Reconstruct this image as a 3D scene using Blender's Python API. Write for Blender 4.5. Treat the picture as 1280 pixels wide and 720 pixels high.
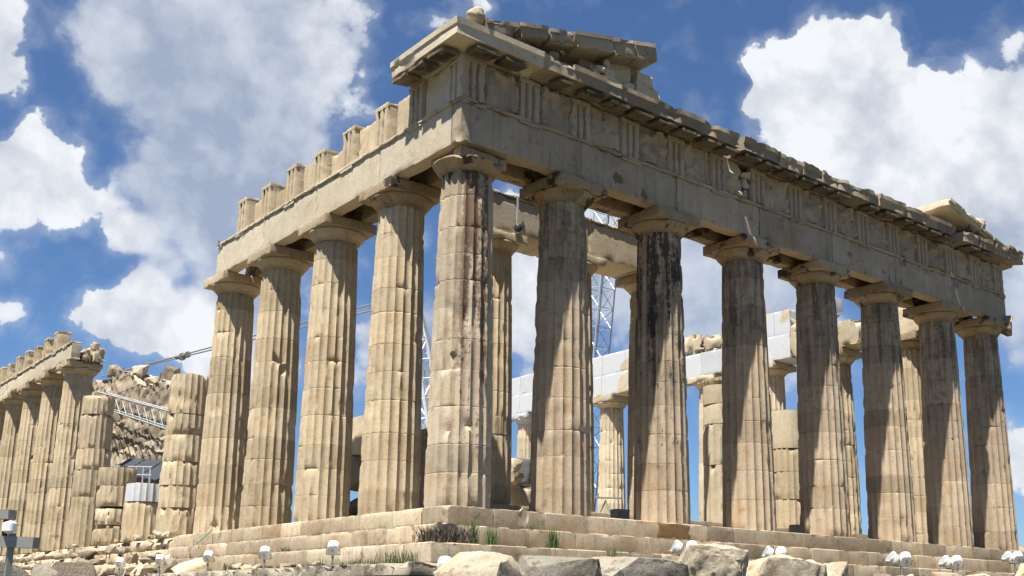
import bpy, bmesh, math, random
import numpy as np
from mathutils import Vector, Matrix, Euler

for o in list(bpy.data.objects):
    bpy.data.objects.remove(o)
SC = bpy.context.scene
COL = SC.collection
PI = math.pi

# ------------------------------------------------------------------ camera
cam_d = bpy.data.cameras.new('camera')
cam = bpy.data.objects.new('camera', cam_d)
COL.objects.link(cam)
cam.location = (-15.9023, -23.7037, -2.5789)
cam.rotation_euler = (1.7872001, -0.0111314, -0.6884784)
cam_d.sensor_width = 36.0
cam_d.lens = 1342.22657 / 1280 * 36
cam_d.shift_x = -49.97 / 1280
cam_d.shift_y = 101.97 / 1280
cam_d.clip_start = 0.1
cam_d.clip_end = 6000
SC.camera = cam

# ------------------------------------------------------------------ light
SUN = Vector((-0.40, -0.128, 1.0)).normalized()
sun_d = bpy.data.lights.new('sun', 'SUN')
sun_d.energy = 5.0
sun_d.angle = math.radians(0.53)
sun_d.color = (1.0, 0.95, 0.86)
sun = bpy.data.objects.new('sun', sun_d)
COL.objects.link(sun)
sun.rotation_euler = SUN.to_track_quat('Z', 'Y').to_euler()
sun.location = (-30, -10, 60)
ELEV = math.asin(SUN.z)
AZ = math.atan2(SUN.x, SUN.y)
SC.view_settings.view_transform = 'Standard'
SC.view_settings.look = 'None'
SC.view_settings.exposure = 1.33
SC.view_settings.gamma = 1.0
SC.view_settings.use_curve_mapping = False
SC.cycles.max_bounces = 6
SC.cycles.use_denoising = True

BLOBS = [(0.231,0.851,0.472,0.073,0.60,0.40),(0.290,0.829,0.477,0.094,0.75,0.35),(0.347,0.798,0.493,0.094,0.75,0.40),(0.397,0.778,0.487,0.060,0.70,0.60),(0.273,0.863,0.426,0.077,0.60,0.35),(0.335,0.842,0.423,0.103,0.75,0.25),(0.397,0.814,0.425,0.060,0.60,0.50),(0.330,0.871,0.364,0.086,0.70,0.20),(0.381,0.850,0.364,0.077,0.65,0.30),(0.330,0.894,0.304,0.086,0.68,0.15),(0.381,0.874,0.303,0.077,0.62,0.20),(0.280,0.899,0.337,0.039,0.40,0.30),(0.200,0.923,0.328,0.050,0.72,0.80),(0.231,0.918,0.323,0.039,0.75,0.90),(0.176,0.928,0.330,0.041,0.70,0.80),(0.262,0.917,0.302,0.033,0.65,0.70),(0.278,0.913,0.297,0.024,0.65,0.65),(0.207,0.912,0.354,0.030,0.85,1.00),(0.157,0.891,0.426,0.036,1.00,0.90),(0.168,0.900,0.402,0.030,0.95,0.90),(0.149,0.879,0.453,0.030,0.80,0.90),(0.261,0.941,0.218,0.034,0.75,0.85),(0.289,0.932,0.217,0.039,0.80,0.90),(0.322,0.920,0.224,0.039,0.75,0.85),(0.296,0.922,0.249,0.024,0.90,0.90),(0.347,0.911,0.223,0.043,0.85,0.75),(0.194,0.955,0.226,0.022,0.75,0.60),(0.232,0.954,0.191,0.034,0.60,0.50),(0.389,0.895,0.219,0.051,0.70,0.50),(0.715,0.498,0.491,0.034,1.00,1.00),(0.710,0.529,0.465,0.051,1.00,1.00),(0.741,0.490,0.460,0.051,1.00,1.00),(0.748,0.470,0.469,0.034,1.00,1.00),(0.730,0.538,0.422,0.060,1.00,0.95),(0.695,0.544,0.470,0.026,1.00,1.00),(0.767,0.499,0.404,0.073,1.00,0.85),(0.703,0.556,0.443,0.030,0.90,1.00),(0.803,0.445,0.396,0.060,1.00,0.90),(0.781,0.459,0.424,0.034,0.95,1.00),(0.823,0.401,0.401,0.039,1.00,1.00),(0.818,0.424,0.389,0.043,1.00,0.90),(0.817,0.456,0.352,0.094,1.00,0.65),(0.846,0.407,0.345,0.094,1.00,0.50),(0.788,0.509,0.346,0.077,0.95,0.70),(0.858,0.426,0.288,0.077,0.80,0.35),(0.860,0.359,0.362,0.120,1.00,0.60),(0.875,0.393,0.284,0.103,0.80,0.40),(0.871,0.434,0.229,0.043,0.50,0.30),(0.888,0.441,0.128,0.039,0.80,0.80),(0.590,0.757,0.281,0.060,0.95,0.80),(0.574,0.750,0.330,0.051,0.80,0.60),(0.616,0.753,0.231,0.051,0.70,0.50),(0.644,0.706,0.295,0.077,0.85,0.35),(0.713,0.630,0.307,0.111,0.95,0.35),(0.716,0.654,0.244,0.069,0.75,0.35),(0.758,0.594,0.270,0.086,0.85,0.35),(0.668,0.667,0.330,0.077,0.80,0.40),(0.561,0.747,0.357,0.034,0.80,0.80),(0.630,0.691,0.354,0.039,0.90,0.90),(0.537,0.808,0.243,0.060,0.50,0.40),(0.477,0.716,0.510,0.024,0.62,0.70),(0.454,0.738,0.500,0.021,0.50,0.60),(0.468,0.850,0.239,0.051,0.60,0.50),(0.017,0.949,0.316,0.171,0.80,0.60),(0.001,0.839,0.545,0.189,0.80,0.50),(0.255,0.701,0.666,0.223,0.80,0.50),(0.513,0.437,0.739,0.206,0.70,0.70),(0.916,0.189,0.354,0.189,0.90,0.80),(0.956,0.249,0.159,0.137,0.80,0.70),(0.024,0.994,0.106,0.137,0.80,0.70),]

class NT:
    """small helper for building node trees"""
    def __init__(self, tree):
        self.t = tree
        self.n = tree.nodes
        self.l = tree.links
    def new(self, typ, **kw):
        nd = self.n.new(typ)
        for k, v in kw.items():
            setattr(nd, k, v)
        return nd
    def put(self, sock, v):
        if isinstance(v, bpy.types.NodeSocket):
            self.l.new(v, sock)
        elif v is not None:
            sock.default_value = v
    def math(self, op, a, b=None, c=None, clamp=False):
        nd = self.new('ShaderNodeMath', operation=op, use_clamp=clamp)
        for i, v in enumerate((a, b, c)):
            if v is not None:
                self.put(nd.inputs[i], v)
        return nd.outputs[0]
    def vmath(self, op, a, b=None, out=0):
        nd = self.new('ShaderNodeVectorMath', operation=op)
        self.put(nd.inputs[0], a)
        if b is not None:
            self.put(nd.inputs[1], b)
        return nd.outputs[out]
    def scale(self, a, s):
        nd = self.new('ShaderNodeVectorMath', operation='SCALE')
        self.put(nd.inputs[0], a)
        self.put(nd.inputs['Scale'], s)
        return nd.outputs[0]
    def noise(self, vec, scale, detail=4, rough=0.55, col=False):
        nd = self.new('ShaderNodeTexNoise')
        self.put(nd.inputs['Vector'], vec)
        nd.inputs['Scale'].default_value = scale
        nd.inputs['Detail'].default_value = detail
        nd.inputs['Roughness'].default_value = rough
        return nd.outputs[1 if col else 0]
    def remap(self, v, a, b, c=0.0, d=1.0, kind='SMOOTHSTEP'):
        nd = self.new('ShaderNodeMapRange', interpolation_type=kind)
        self.put(nd.inputs[0], v)
        for i, x in enumerate((a, b, c, d)):
            self.put(nd.inputs[i + 1], x)
        return nd.outputs[0]
    def mix(self, f, a, b, blend='MIX'):
        nd = self.new('ShaderNodeMix', data_type='RGBA', blend_type=blend)
        self.put(nd.inputs[0], f)
        self.put(nd.inputs[6], a if not isinstance(a, tuple) else (*a[:3], 1))
        self.put(nd.inputs[7], b if not isinstance(b, tuple) else (*b[:3], 1))
        return nd.outputs[2]

def make_world():
    w = bpy.data.worlds.new('World')
    SC.world = w
    w.use_nodes = True
    k = NT(w.node_tree)
    k.n.clear()
    out = k.new('ShaderNodeOutputWorld')
    bg = k.new('ShaderNodeBackground')
    bg.inputs['Strength'].default_value = 0.066
    sky = k.new('ShaderNodeTexSky', sky_type='NISHITA')
    sky.sun_disc = False
    sky.sun_elevation = ELEV
    sky.sun_rotation = AZ
    sky.altitude = 600
    sky.air_density = 1.0
    sky.dust_density = 0.4
    sky.ozone_density = 2.5
    d = k.new('ShaderNodeTexCoord').outputs['Generated']
    n1 = k.noise(d, 5.0, 5, 0.6, col=True)
    off = k.scale(k.vmath('SUBTRACT', n1, (0.5, 0.5, 0.5)), 0.11)
    dd = k.vmath('ADD', d, off)
    dens = None
    whit = None
    for (x, y, z, r, wt, wh) in BLOBS:
        dist = k.vmath('DISTANCE', dd, (x, y, z), out=1)
        f = k.remap(dist, r * 1.12, r * 0.2, 0.0, wt)
        dens = f if dens is None else k.math('ADD', dens, f)
        g = k.math('MULTIPLY', f, wh)
        whit = g if whit is None else k.math('ADD', whit, g)
    wr = k.math('DIVIDE', whit, k.math('MAXIMUM', dens, 0.02))
    big = k.noise(d, 7.0, 8, 0.62)
    fine = k.noise(dd, 30.0, 8, 0.68)
    def puff(sc, p):
        vn_ = k.new('ShaderNodeTexVoronoi', feature='SMOOTH_F1')
        k.put(vn_.inputs['Vector'], p)
        vn_.inputs['Scale'].default_value = sc
        vn_.inputs['Smoothness'].default_value = 0.6
        return k.math('SUBTRACT', 1.0, vn_.outputs['Distance'])
    wob = k.vmath('ADD', d, k.scale(k.vmath('SUBTRACT', k.noise(d, 26.0, 4, 0.6, col=True), (0.5, 0.5, 0.5)), 0.035))
    p1 = puff(20.0, wob)
    p2 = puff(48.0, wob)
    pf = k.math('ADD', k.math('MULTIPLY', p1, 0.6), k.math('MULTIPLY', p2, 0.4))
    nz = k.math('ADD', k.math('ADD', k.math('MULTIPLY', big, 0.40), k.math('MULTIPLY', fine, 0.35)), k.math('MULTIPLY', k.math('SUBTRACT', pf, 0.42), 0.45))
    nz = k.math('ADD', nz, 0.11)
    lev = k.math('ADD', k.math('MINIMUM', dens, 1.3), k.math('MULTIPLY', k.math('SUBTRACT', nz, 0.5), 2.9))
    hard = k.remap(lev, 0.44, 0.64)
    soft = k.remap(lev, 0.20, 0.98)
    crisp = k.remap(wr, 0.35, 0.75)
    mask = k.math('ADD', k.math('MULTIPLY', hard, crisp), k.math('MULTIPLY', soft, k.math('SUBTRACT', 1.0, crisp)))
    thin = k.remap(lev, 0.0, 0.6, 0.03, 0.26)
    mask = k.math('MAXIMUM', mask, thin)
    mask = k.math('MULTIPLY', mask, k.remap(wr, 0.25, 0.7, 0.74, 0.98))
    # light and dark billows inside the clouds
    bil = k.noise(k.vmath('ADD', dd, (0.013, 0.0, -0.02)), 13.0, 7, 0.6)
    tone = k.math('ADD', k.math('MULTIPLY', wr, 0.95), k.math('ADD', k.math('MULTIPLY', k.math('SUBTRACT', bil, 0.49), 2.4), k.math('MULTIPLY', k.math('SUBTRACT', pf, 0.52), 1.1)), clamp=True)
    cc = k.mix(tone, (2.75, 3.1, 3.8), (5.6, 5.75, 5.95))
    skyc = k.mix(1.0, sky.outputs[0], (0.42, 0.56, 0.72), 'MULTIPLY')
    colr = k.mix(mask, skyc, cc)
    k.l.new(colr, bg.inputs['Color'])
    k.l.new(bg.outputs[0], out.inputs['Surface'])
make_world()

# ------------------------------------------------------------------ numpy noise
def _hash(ix, iy, iz, seed):
    h = (ix.astype(np.int64) * 374761393 + iy.astype(np.int64) * 668265263 + iz.astype(np.int64) * 2147483647 + seed * 1274126177) & 0xffffffff
    h = ((h ^ (h >> 13)) * 1274126177) & 0xffffffff
    h = ((h ^ (h >> 16)) * 2246822519) & 0xffffffff
    h = h ^ (h >> 15)
    return (h & 0xffffff) / float(0xffffff)

def vnoise(P, seed=0):
    i = np.floor(P)
    f = P - i
    u = f * f * (3 - 2 * f)
    i = i.astype(np.int64)
    r = 0
    for dx in (0, 1):
        for dy in (0, 1):
            for dz in (0, 1):
                w = (u[:, 0] if dx else 1 - u[:, 0]) * (u[:, 1] if dy else 1 - u[:, 1]) * (u[:, 2] if dz else 1 - u[:, 2])
                r = r + w * _hash(i[:, 0] + dx, i[:, 1] + dy, i[:, 2] + dz, seed)
    return r

def fbm(P, freq=1.0, octaves=3, seed=0):
    P = np.asarray(P, float) * freq
    a, s, t = 1.0, 0.0, 0.0
    for o in range(octaves):
        s = s + a * vnoise(P * 2.03 ** o + 17.3 * o, seed + o)
        t += a
        a *= 0.5
    return s / t

# ------------------------------------------------------------------ mesh building
class Geo:
    """vertices, faces and a tone per face, gathered for ONE mesh object"""
    def __init__(self):
        self.V = []
        self.F = []
        self.T = []
        self.M = []
        self.n = 0
    def add(self, V, F, tone=0.5, mi=0):
        V = np.asarray(V, float)
        self.V.append(V)
        self.F += [tuple(int(i) + self.n for i in f) for f in F]
        if np.ndim(tone) == 0:
            self.T += [float(tone)] * len(F)
        else:
            self.T += [float(x) for x in tone]
        self.M += [mi] * len(F)
        self.n += len(V)
        return self
    def verts(self):
        return np.concatenate(self.V)
    def xf(self, M):
        M = np.array(M)
        self.V = [v @ M[:3, :3].T + M[:3, 3] for v in self.V]
        return self

def obj(name, g, mats, parent=None, loc=(0, 0, 0), rot=None, sharp=38, smooth=True):
    me = bpy.data.meshes.new(name)
    me.from_pydata(g.verts().tolist(), [], g.F)
    me.validate()
    if len(me.polygons) == len(g.T):
        at = me.attributes.new('tone', 'FLOAT', 'FACE')
        at.data.foreach_set('value', g.T)
    if not isinstance(mats, (list, tuple)):
        mats = [mats]
    for m in mats:
        me.materials.append(m)
    if len(mats) > 1 and len(me.polygons) == len(g.M):
        me.polygons.foreach_set('material_index', g.M)
    if smooth:
        me.polygons.foreach_set('use_smooth', [True] * len(me.polygons))
        me.set_sharp_from_angle(angle=math.radians(sharp))
    o = bpy.data.objects.new(name, me)
    COL.objects.link(o)
    o.location = loc
    if rot is not None:
        o.rotation_euler = rot
    if parent is not None:
        o.parent = parent
    return o

def tag(o, label=None, cat=None, group=None, kind=None):
    if label:
        o['label'] = label
    if cat:
        o['category'] = cat
    if group:
        o['group'] = group
    if kind:
        o['kind'] = kind
    return o

def empty(name, loc=(0, 0, 0), parent=None, **kw):
    o = bpy.data.objects.new(name, None)
    COL.objects.link(o)
    o.location = loc
    o.empty_display_size = 0.3
    if parent is not None:
        o.parent = parent
    return tag(o, **kw)

def axis_coords(a, b, seg, joints=(), jw=0.015, edge=0.0):
    n = max(1, int(round((b - a) / seg)))
    c = list(np.linspace(a, b, n + 1))
    if edge and (b - a) > 5 * edge:
        c = [x for x in c if x in (c[0], c[-1]) or (x - a > 2.0 * edge and b - x > 2.0 * edge)] + [a + edge, b - edge]
    jj = [j for j in joints if a + 0.05 < j < b - 0.05]
    c = [x for x in c if all(abs(x - j) > jw * 2.2 for j in jj)]
    for j in jj:
        c += [j - jw, j, j + jw]
    return np.array(sorted(c))

def grid_block(x0, x1, y0, y1, z0, z1, seg=0.2, chip=0.05, rough=0.006, seed=0, freq=3.0, thr=0.54,
               joints=None, jdepth=0.05, gouges=(), g=None, tone=None, mi=0, relief=None, segs=None, edge=0.03, lip=0.004):
    """a closed stone block with worn and chipped edges; joints = {axis: [positions]} are grooves between the stones of a course"""
    joints = joints or {}
    sx, sy, sz = segs or (seg, seg, seg)
    X = axis_coords(x0, x1, sx, joints.get(0, ()), edge=edge)
    Y = axis_coords(y0, y1, sy, joints.get(1, ()), edge=edge)
    Z = axis_coords(z0, z1, sz, joints.get(2, ()), edge=edge)
    nx, ny, nz = len(X), len(Y), len(Z)
    I, J, K = np.meshgrid(np.arange(nx), np.arange(ny), np.arange(nz), indexing='ij')
    surf = (I == 0) | (I == nx - 1) | (J == 0) | (J == ny - 1) | (K == 0) | (K == nz - 1)
    ids = np.full(surf.shape, -1)
    ids[surf] = np.arange(surf.sum())
    ii, jj, kk = I[surf], J[surf], K[surf]
    P = np.stack([X[ii], Y[jj], Z[kk]], 1)
    lo = P - np.array([x0, y0, z0])
    hi = np.array([x1, y1, z1]) - P
    d = np.minimum(lo, hi)
    sg = np.where(lo < hi, 1.0, -1.0)
    ds = np.sort(d, axis=1)
    w = max(chip * 1.15, 0.015)
    e = np.exp(-ds[:, 1] / w)
    inward = sg * np.exp(-d / w)
    n = fbm(P + seed * 3.17, freq, 4, seed)
    n2 = fbm(P + seed * 1.7, freq * 3.1, 2, seed + 9)
    amt = chip * np.clip((n - thr) * 9, 0, 1.4) * e + chip * 0.35 * np.clip((n2 - 0.54) * 7, 0, 1) * e + lip * e
    Q = P + inward * amt[:, None]
    onf = (d < 1e-6)
    nrm = -sg * onf
    Q += nrm * ((n2 - 0.5) * 2 * rough)[:, None]
    for ax in joints:
        for j in joints[ax]:
            m = np.abs(P[:, ax] - j) < 1e-6
            Q[m] -= nrm[m] * (jdepth * (0.6 + 0.8 * n[m]))[:, None]
            m2 = (np.abs(P[:, ax] - j) < 0.12) & ~m
            amt2 = chip * 0.2 * np.exp(-np.abs(P[m2, ax] - j) / 0.07) * np.clip((n2[m2] - 0.52) * 6, 0, 1)
            Q[m2] -= nrm[m2] * amt2[:, None]
    if relief:
        ax, side, amp, fr = relief
        m = (ids[surf] >= 0) & ((lo if side < 0 else hi)[:, ax] < 1e-6) & (ds[:, 1] > 0.05)
        r = fbm(P[m] + seed * 5.1, fr, 3, seed + 31)
        Q[m, ax] += side * amp * np.clip((r - 0.47) * 4.5, 0, 1)
    for (c, r) in gouges:
        v = Q - np.array(c)
        L = np.linalg.norm(v, axis=1)
        rr = r * (0.5 + 0.9 * n2)
        m = L < rr
        Q[m] = np.array(c) + v[m] / np.maximum(L[m], 1e-6)[:, None] * rr[m][:, None]
    F = []
    T = []
    rng = random.Random(seed * 7 + 1)
    tabs = {}
    for ax in joints:
        tabs[ax] = (sorted(joints[ax]), [rng.random() for _ in range(len(joints[ax]) + 1)])
    base = rng.random() if tone is None else tone
    def face_tone(c):
        t = base
        for ax in tabs:
            js, tt = tabs[ax]
            t = tt[int(np.searchsorted(js, c[ax]))]
        return t
    def side_faces(A, flip):
        a, b, c, dd = A[:-1, :-1], A[1:, :-1], A[1:, 1:], A[:-1, 1:]
        q = np.stack([a, b, c, dd], -1).reshape(-1, 4)
        if flip:
            q = q[:, ::-1]
        return q
    for A, flip in ((ids[0], True), (ids[-1], False), (ids[:, 0], False), (ids[:, -1], True), (ids[:, :, 0], True), (ids[:, :, -1], False)):
        q = side_faces(A, flip)
        F += q.tolist()
        if tabs:
            cen = P[q].mean(1)
            T += [face_tone(c) for c in cen]
        else:
            T += [base] * len(q)
    g = g or Geo()
    g.add(Q, F, T, mi)
    return g

def extrude(profile, a0, a1, seg, fn, chip=0.03, freq=2.5, seed=0, g=None, tone=None, mi=0, joints=()):
    """profile [(u, v)] swept from a0 to a1; fn(a, u, v) -> xyz. Edges worn by noise towards the profile's middle."""
    A = axis_coords(a0, a1, seg, joints)
    pr = np.array(profile, float)
    cu, cv = pr.mean(0)
    m = len(pr)
    V = np.array([fn(a, u, v) for a in A for (u, v) in pr])
    C = np.array([fn(a, cu, cv) for a in A for _ in pr])
    n = fbm(V + seed * 2.3, freq, 3, seed)
    n2 = fbm(V + seed * 1.3, freq * 3, 2, seed + 5)
    dirv = C - V
    L = np.linalg.norm(dirv, axis=1)[:, None]
    amt = chip * np.clip((n - 0.52) * 9, 0, 1.5) + chip * 0.4 * np.clip((n2 - 0.54) * 7, 0, 1)
    V = V + dirv / np.maximum(L, 1e-6) * np.minimum(amt[:, None], L * 0.6)
    for j in joints:
        ia = int(np.argmin(np.abs(A - j)))
        s = slice(ia * m, ia * m + m)
        V[s] += (dirv / np.maximum(L, 1e-6))[s] * 0.03
    F = []
    for i in range(len(A) - 1):
        for k in range(m):
            k2 = (k + 1) % m
            F.append((i * m + k, i * m + k2, (i + 1) * m + k2, (i + 1) * m + k))
    F.append(tuple(range(m - 1, -1, -1)))
    F.append(tuple((len(A) - 1) * m + k for k in range(m)))
    g = g or Geo()
    g.add(V, F, random.Random(seed).random() if tone is None else tone, mi)
    return g

def fix_normals(o):
    bm = bmesh.new()
    bm.from_mesh(o.data)
    bmesh.ops.recalc_face_normals(bm, faces=bm.faces)
    bm.to_mesh(o.data)
    bm.free()
    return o

def tube(g, p, q, r, n=8, r2=None, tone=0.5, mi=0, caps=True):
    p, q = Vector(p), Vector(q)
    d = (q - p).normalized()
    a = d.orthogonal().normalized()
    b = d.cross(a)
    r2 = r if r2 is None else r2
    V = []
    for c, rr in ((p, r), (q, r2)):
        for i in range(n):
            t = 2 * PI * i / n
            V.append(c + (a * math.cos(t) + b * math.sin(t)) * rr)
    F = [(i, (i + 1) % n, n + (i + 1) % n, n + i) for i in range(n)]
    if caps:
        F += [tuple(range(n - 1, -1, -1)), tuple(range(n, 2 * n))]
    g.add([tuple(v) for v in V], F, tone, mi)
    return g

def lathe(prof, n=40, seed=0, rough=0.0, chip=0.0, freq=2.5, gouges=(), g=None, tone=0.5, mi=0):
    """prof [(r, z)] from bottom to top, closed with caps"""
    th = np.linspace(0, 2 * PI, n, endpoint=False)
    V = np.array([(r * math.cos(t), r * math.sin(t), z) for (r, z) in prof for t in th])
    if chip or rough:
        q = fbm(V + seed * 3.3, freq, 3, seed)
        q2 = fbm(V + seed * 2.1, freq * 3, 2, seed + 3)
        rad = np.hypot(V[:, 0], V[:, 1])
        amt = chip * np.clip((q - 0.52) * 6, 0, 1.4) + rough * (q2 - 0.5) * 2
        f = np.clip(1 - amt / np.maximum(rad, 1e-3), 0.3, 1.2)
        V[:, 0] *= f
        V[:, 1] *= f
    for (c, r) in gouges:
        v = V - np.array(c)
        L = np.linalg.norm(v, axis=1)
        m = L < r
        V[m] = np.array(c) + v[m] / np.maximum(L[m], 1e-6)[:, None] * r
    F = []
    R = len(prof)
    for i in range(R - 1):
        for k in range(n):
            k2 = (k + 1) % n
            F.append((i * n + k, i * n + k2, (i + 1) * n + k2, (i + 1) * n + k))
    F.append(tuple(range(n - 1, -1, -1)))
    F.append(tuple((R - 1) * n + k for k in range(n)))
    g = g or Geo()
    g.add(V, F, tone, mi)
    return g

def shaft(z0, z1, Rf, seed=0, dmg=1.0, joints=(), flutes=20, fdepth=0.078, gouges=(), ragged=0.0, ragged0=0.0, seg=0.16, m=6, tones=None):
    """a fluted drum or a whole shaft from z0 to z1; Rf(z) is the radius on the arrises"""
    Z = axis_coords(z0, z1, seg, joints, 0.012)
    extra = []
    for j in joints:
        extra += [j - 0.05, j + 0.05]
    Z = np.array(sorted(set(np.round(np.concatenate([Z, [e for e in extra if z0 < e < z1]]), 4))))
    nT = flutes * m
    th = np.arange(nT) / nT * 2 * PI
    ph = (np.arange(nT) % m) / m
    prof = np.sin(PI * ph) ** 0.75
    ZZ, TT = np.meshgrid(Z, np.arange(nT), indexing='ij')
    R = np.array([Rf(z) for z in Z])[:, None] * np.ones((1, nT))
    dep = fdepth * R / 0.95
    rad = R - dep * prof[None, :]
    P = np.stack([rad * np.cos(th)[None, :], rad * np.sin(th)[None, :], ZZ], -1).reshape(-1, 3)
    S = P + seed * 4.7
    n = fbm(S, 2.6, 3, seed)
    n2 = fbm(S, 0.9, 3, seed + 7)
    n3 = fbm(S, 6.5, 2, seed + 11)
    war = ((1 - prof) ** 2)[None, :].repeat(len(Z), 0).reshape(-1)
    amt = war * 0.04 * np.clip((n - 0.58) * 7, 0, 1.2) * dmg
    amt += 0.035 * np.clip((n2 - 0.66) * 9, 0, 1.2) * dmg * (0.4 + n3)
    amt += 0.003 * (n3 - 0.5) * 2
    dj = np.full(len(P), 9.0)
    zf = P[:, 2]
    jr = random.Random(seed * 5 + 3)
    js_ = np.zeros(len(P))
    for j in joints:
        q = np.abs(zf - j)
        stg = jr.random() ** 1.6 * 1.3 + 0.12
        js_ = np.where(q < dj, stg, js_)
        dj = np.minimum(dj, q)
    amt += 0.011 * (dj < 1e-4) * js_
    amt += js_ * np.exp(-dj / 0.05) * 0.04 * np.clip((n - 0.60) * 8, 0, 1.2) * dmg
    ends = np.minimum(zf - z0, z1 - zf)
    amt += np.exp(-ends / 0.06) * 0.05 * np.clip((n - 0.52) * 7, 0, 1.3) * dmg + 0.006 * (ends < 1e-4)
    rr = np.hypot(P[:, 0], P[:, 1])
    f = np.clip((rr - amt) / rr, 0.3, 1.1)
    P[:, 0] *= f
    P[:, 1] *= f
    for (c, r) in gouges:
        v = P - np.array(c)
        L = np.linalg.norm(v, axis=1)
        r_ = r * (0.45 + 1.0 * n3)
        mm = L < r_
        P[mm] = np.array(c) + v[mm] / np.maximum(L[mm], 1e-6)[:, None] * r_[mm][:, None]
    nz = len(Z)
    if ragged:
        k = np.clip((zf - (z1 - 0.9)) / 0.9, 0, 1) ** 2
        P[:, 2] -= k * ragged * 2 * fbm(np.stack([P[:, 0], P[:, 1], 0 * zf], 1) + seed, 0.8, 3, seed + 2)
    if ragged0:
        k = np.clip(((z0 + 0.4) - zf) / 0.4, 0, 1)
        P[:, 2] += k * ragged0 * 2 * np.clip(fbm(np.stack([P[:, 0], P[:, 1], 0 * zf], 1) + seed, 1.2, 2, seed + 4) - 0.4, 0, 1)
    F = []
    T = []
    rng = random.Random(seed)
    js = sorted(joints)
    tt = tones or [rng.random() for _ in range(len(js) + 1)]
    for i in range(nz - 1):
        t = tt[int(np.searchsorted(js, (Z[i] + Z[i + 1]) / 2))]
        for q in range(nT):
            q2 = (q + 1) % nT
            F.append((i * nT + q, i * nT + q2, (i + 1) * nT + q2, (i + 1) * nT + q))
            T.append(t)
    V = P
    # caps: rings shrinking to a centre point
    def cap(ring0, up):
        nonlocal V
        ring = V[ring0:ring0 + nT]
        cz = ring[:, 2].mean()
        prev = ring0
        for s in (0.6, 0.25):
            q = ring.copy()
            q[:, :2] *= s
            q[:, 2] = cz + (q[:, 2] - cz) * s + (fbm(q + seed, 2.0, 2, seed) - 0.5) * (0.25 * ragged if up else 0.0)
            st = len(V)
            V = np.concatenate([V, q])
            for k in range(nT):
                k2 = (k + 1) % nT
                F.append((prev + k, prev + k2, st + k2, st + k) if up else (prev + k2, prev + k, st + k, st + k2))
                T.append(tt[-1 if up else 0])
            prev = st
        F.append(tuple(prev + k for k in (range(nT) if up else range(nT - 1, -1, -1))))
        T.append(tt[-1 if up else 0])
    cap((nz - 1) * nT, True)
    cap(0, False)
    return Geo().add(V, F, T)

def boulder(sx, sy, sz, seed, npts=17, sub=3, amp=0.06, freq=2.4, lo=0.86):
    rng = random.Random(seed)
    bm = bmesh.new()
    for i in range(npts):
        v = Vector((rng.uniform(-1, 1), rng.uniform(-1, 1), rng.uniform(-1, 1)))
        mx = max(abs(c) for c in v)
        v = v / mx * rng.uniform(lo, 1.0)
        v = v * lo + v.normalized() * (1 - lo)
        bm.verts.new(v)
    r = bmesh.ops.convex_hull(bm, input=bm.verts)
    bmesh.ops.delete(bm, geom=[v for v in bm.verts if not v.link_faces], context='VERTS')
    bmesh.ops.triangulate(bm, faces=bm.faces)
    for _ in range(sub):
        bmesh.ops.subdivide_edges(bm, edges=bm.edges, cuts=1, use_grid_fill=True, smooth=0.04)
        bmesh.ops.triangulate(bm, faces=bm.faces)
    bm.verts.ensure_lookup_table()
    V = np.array([v.co[:] for v in bm.verts])
    mx = np.abs(V).max(0)
    V = V / mx
    F = [tuple(v.index for v in f.verts) for f in bm.faces]
    bm.free()
    S = V * np.array([sx, sy, sz])
    n = fbm(S + seed * 7.7, freq, 4, seed)
    n2 = fbm(S + seed, freq * 4, 2, seed + 3)
    N = V / np.linalg.norm(V, axis=1)[:, None]
    S = S * 0.5 + N * ((n - 0.5) * 2 * amp + (n2 - 0.5) * amp * 0.5)[:, None]
    return Geo().add(S, F, rng.random())

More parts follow.
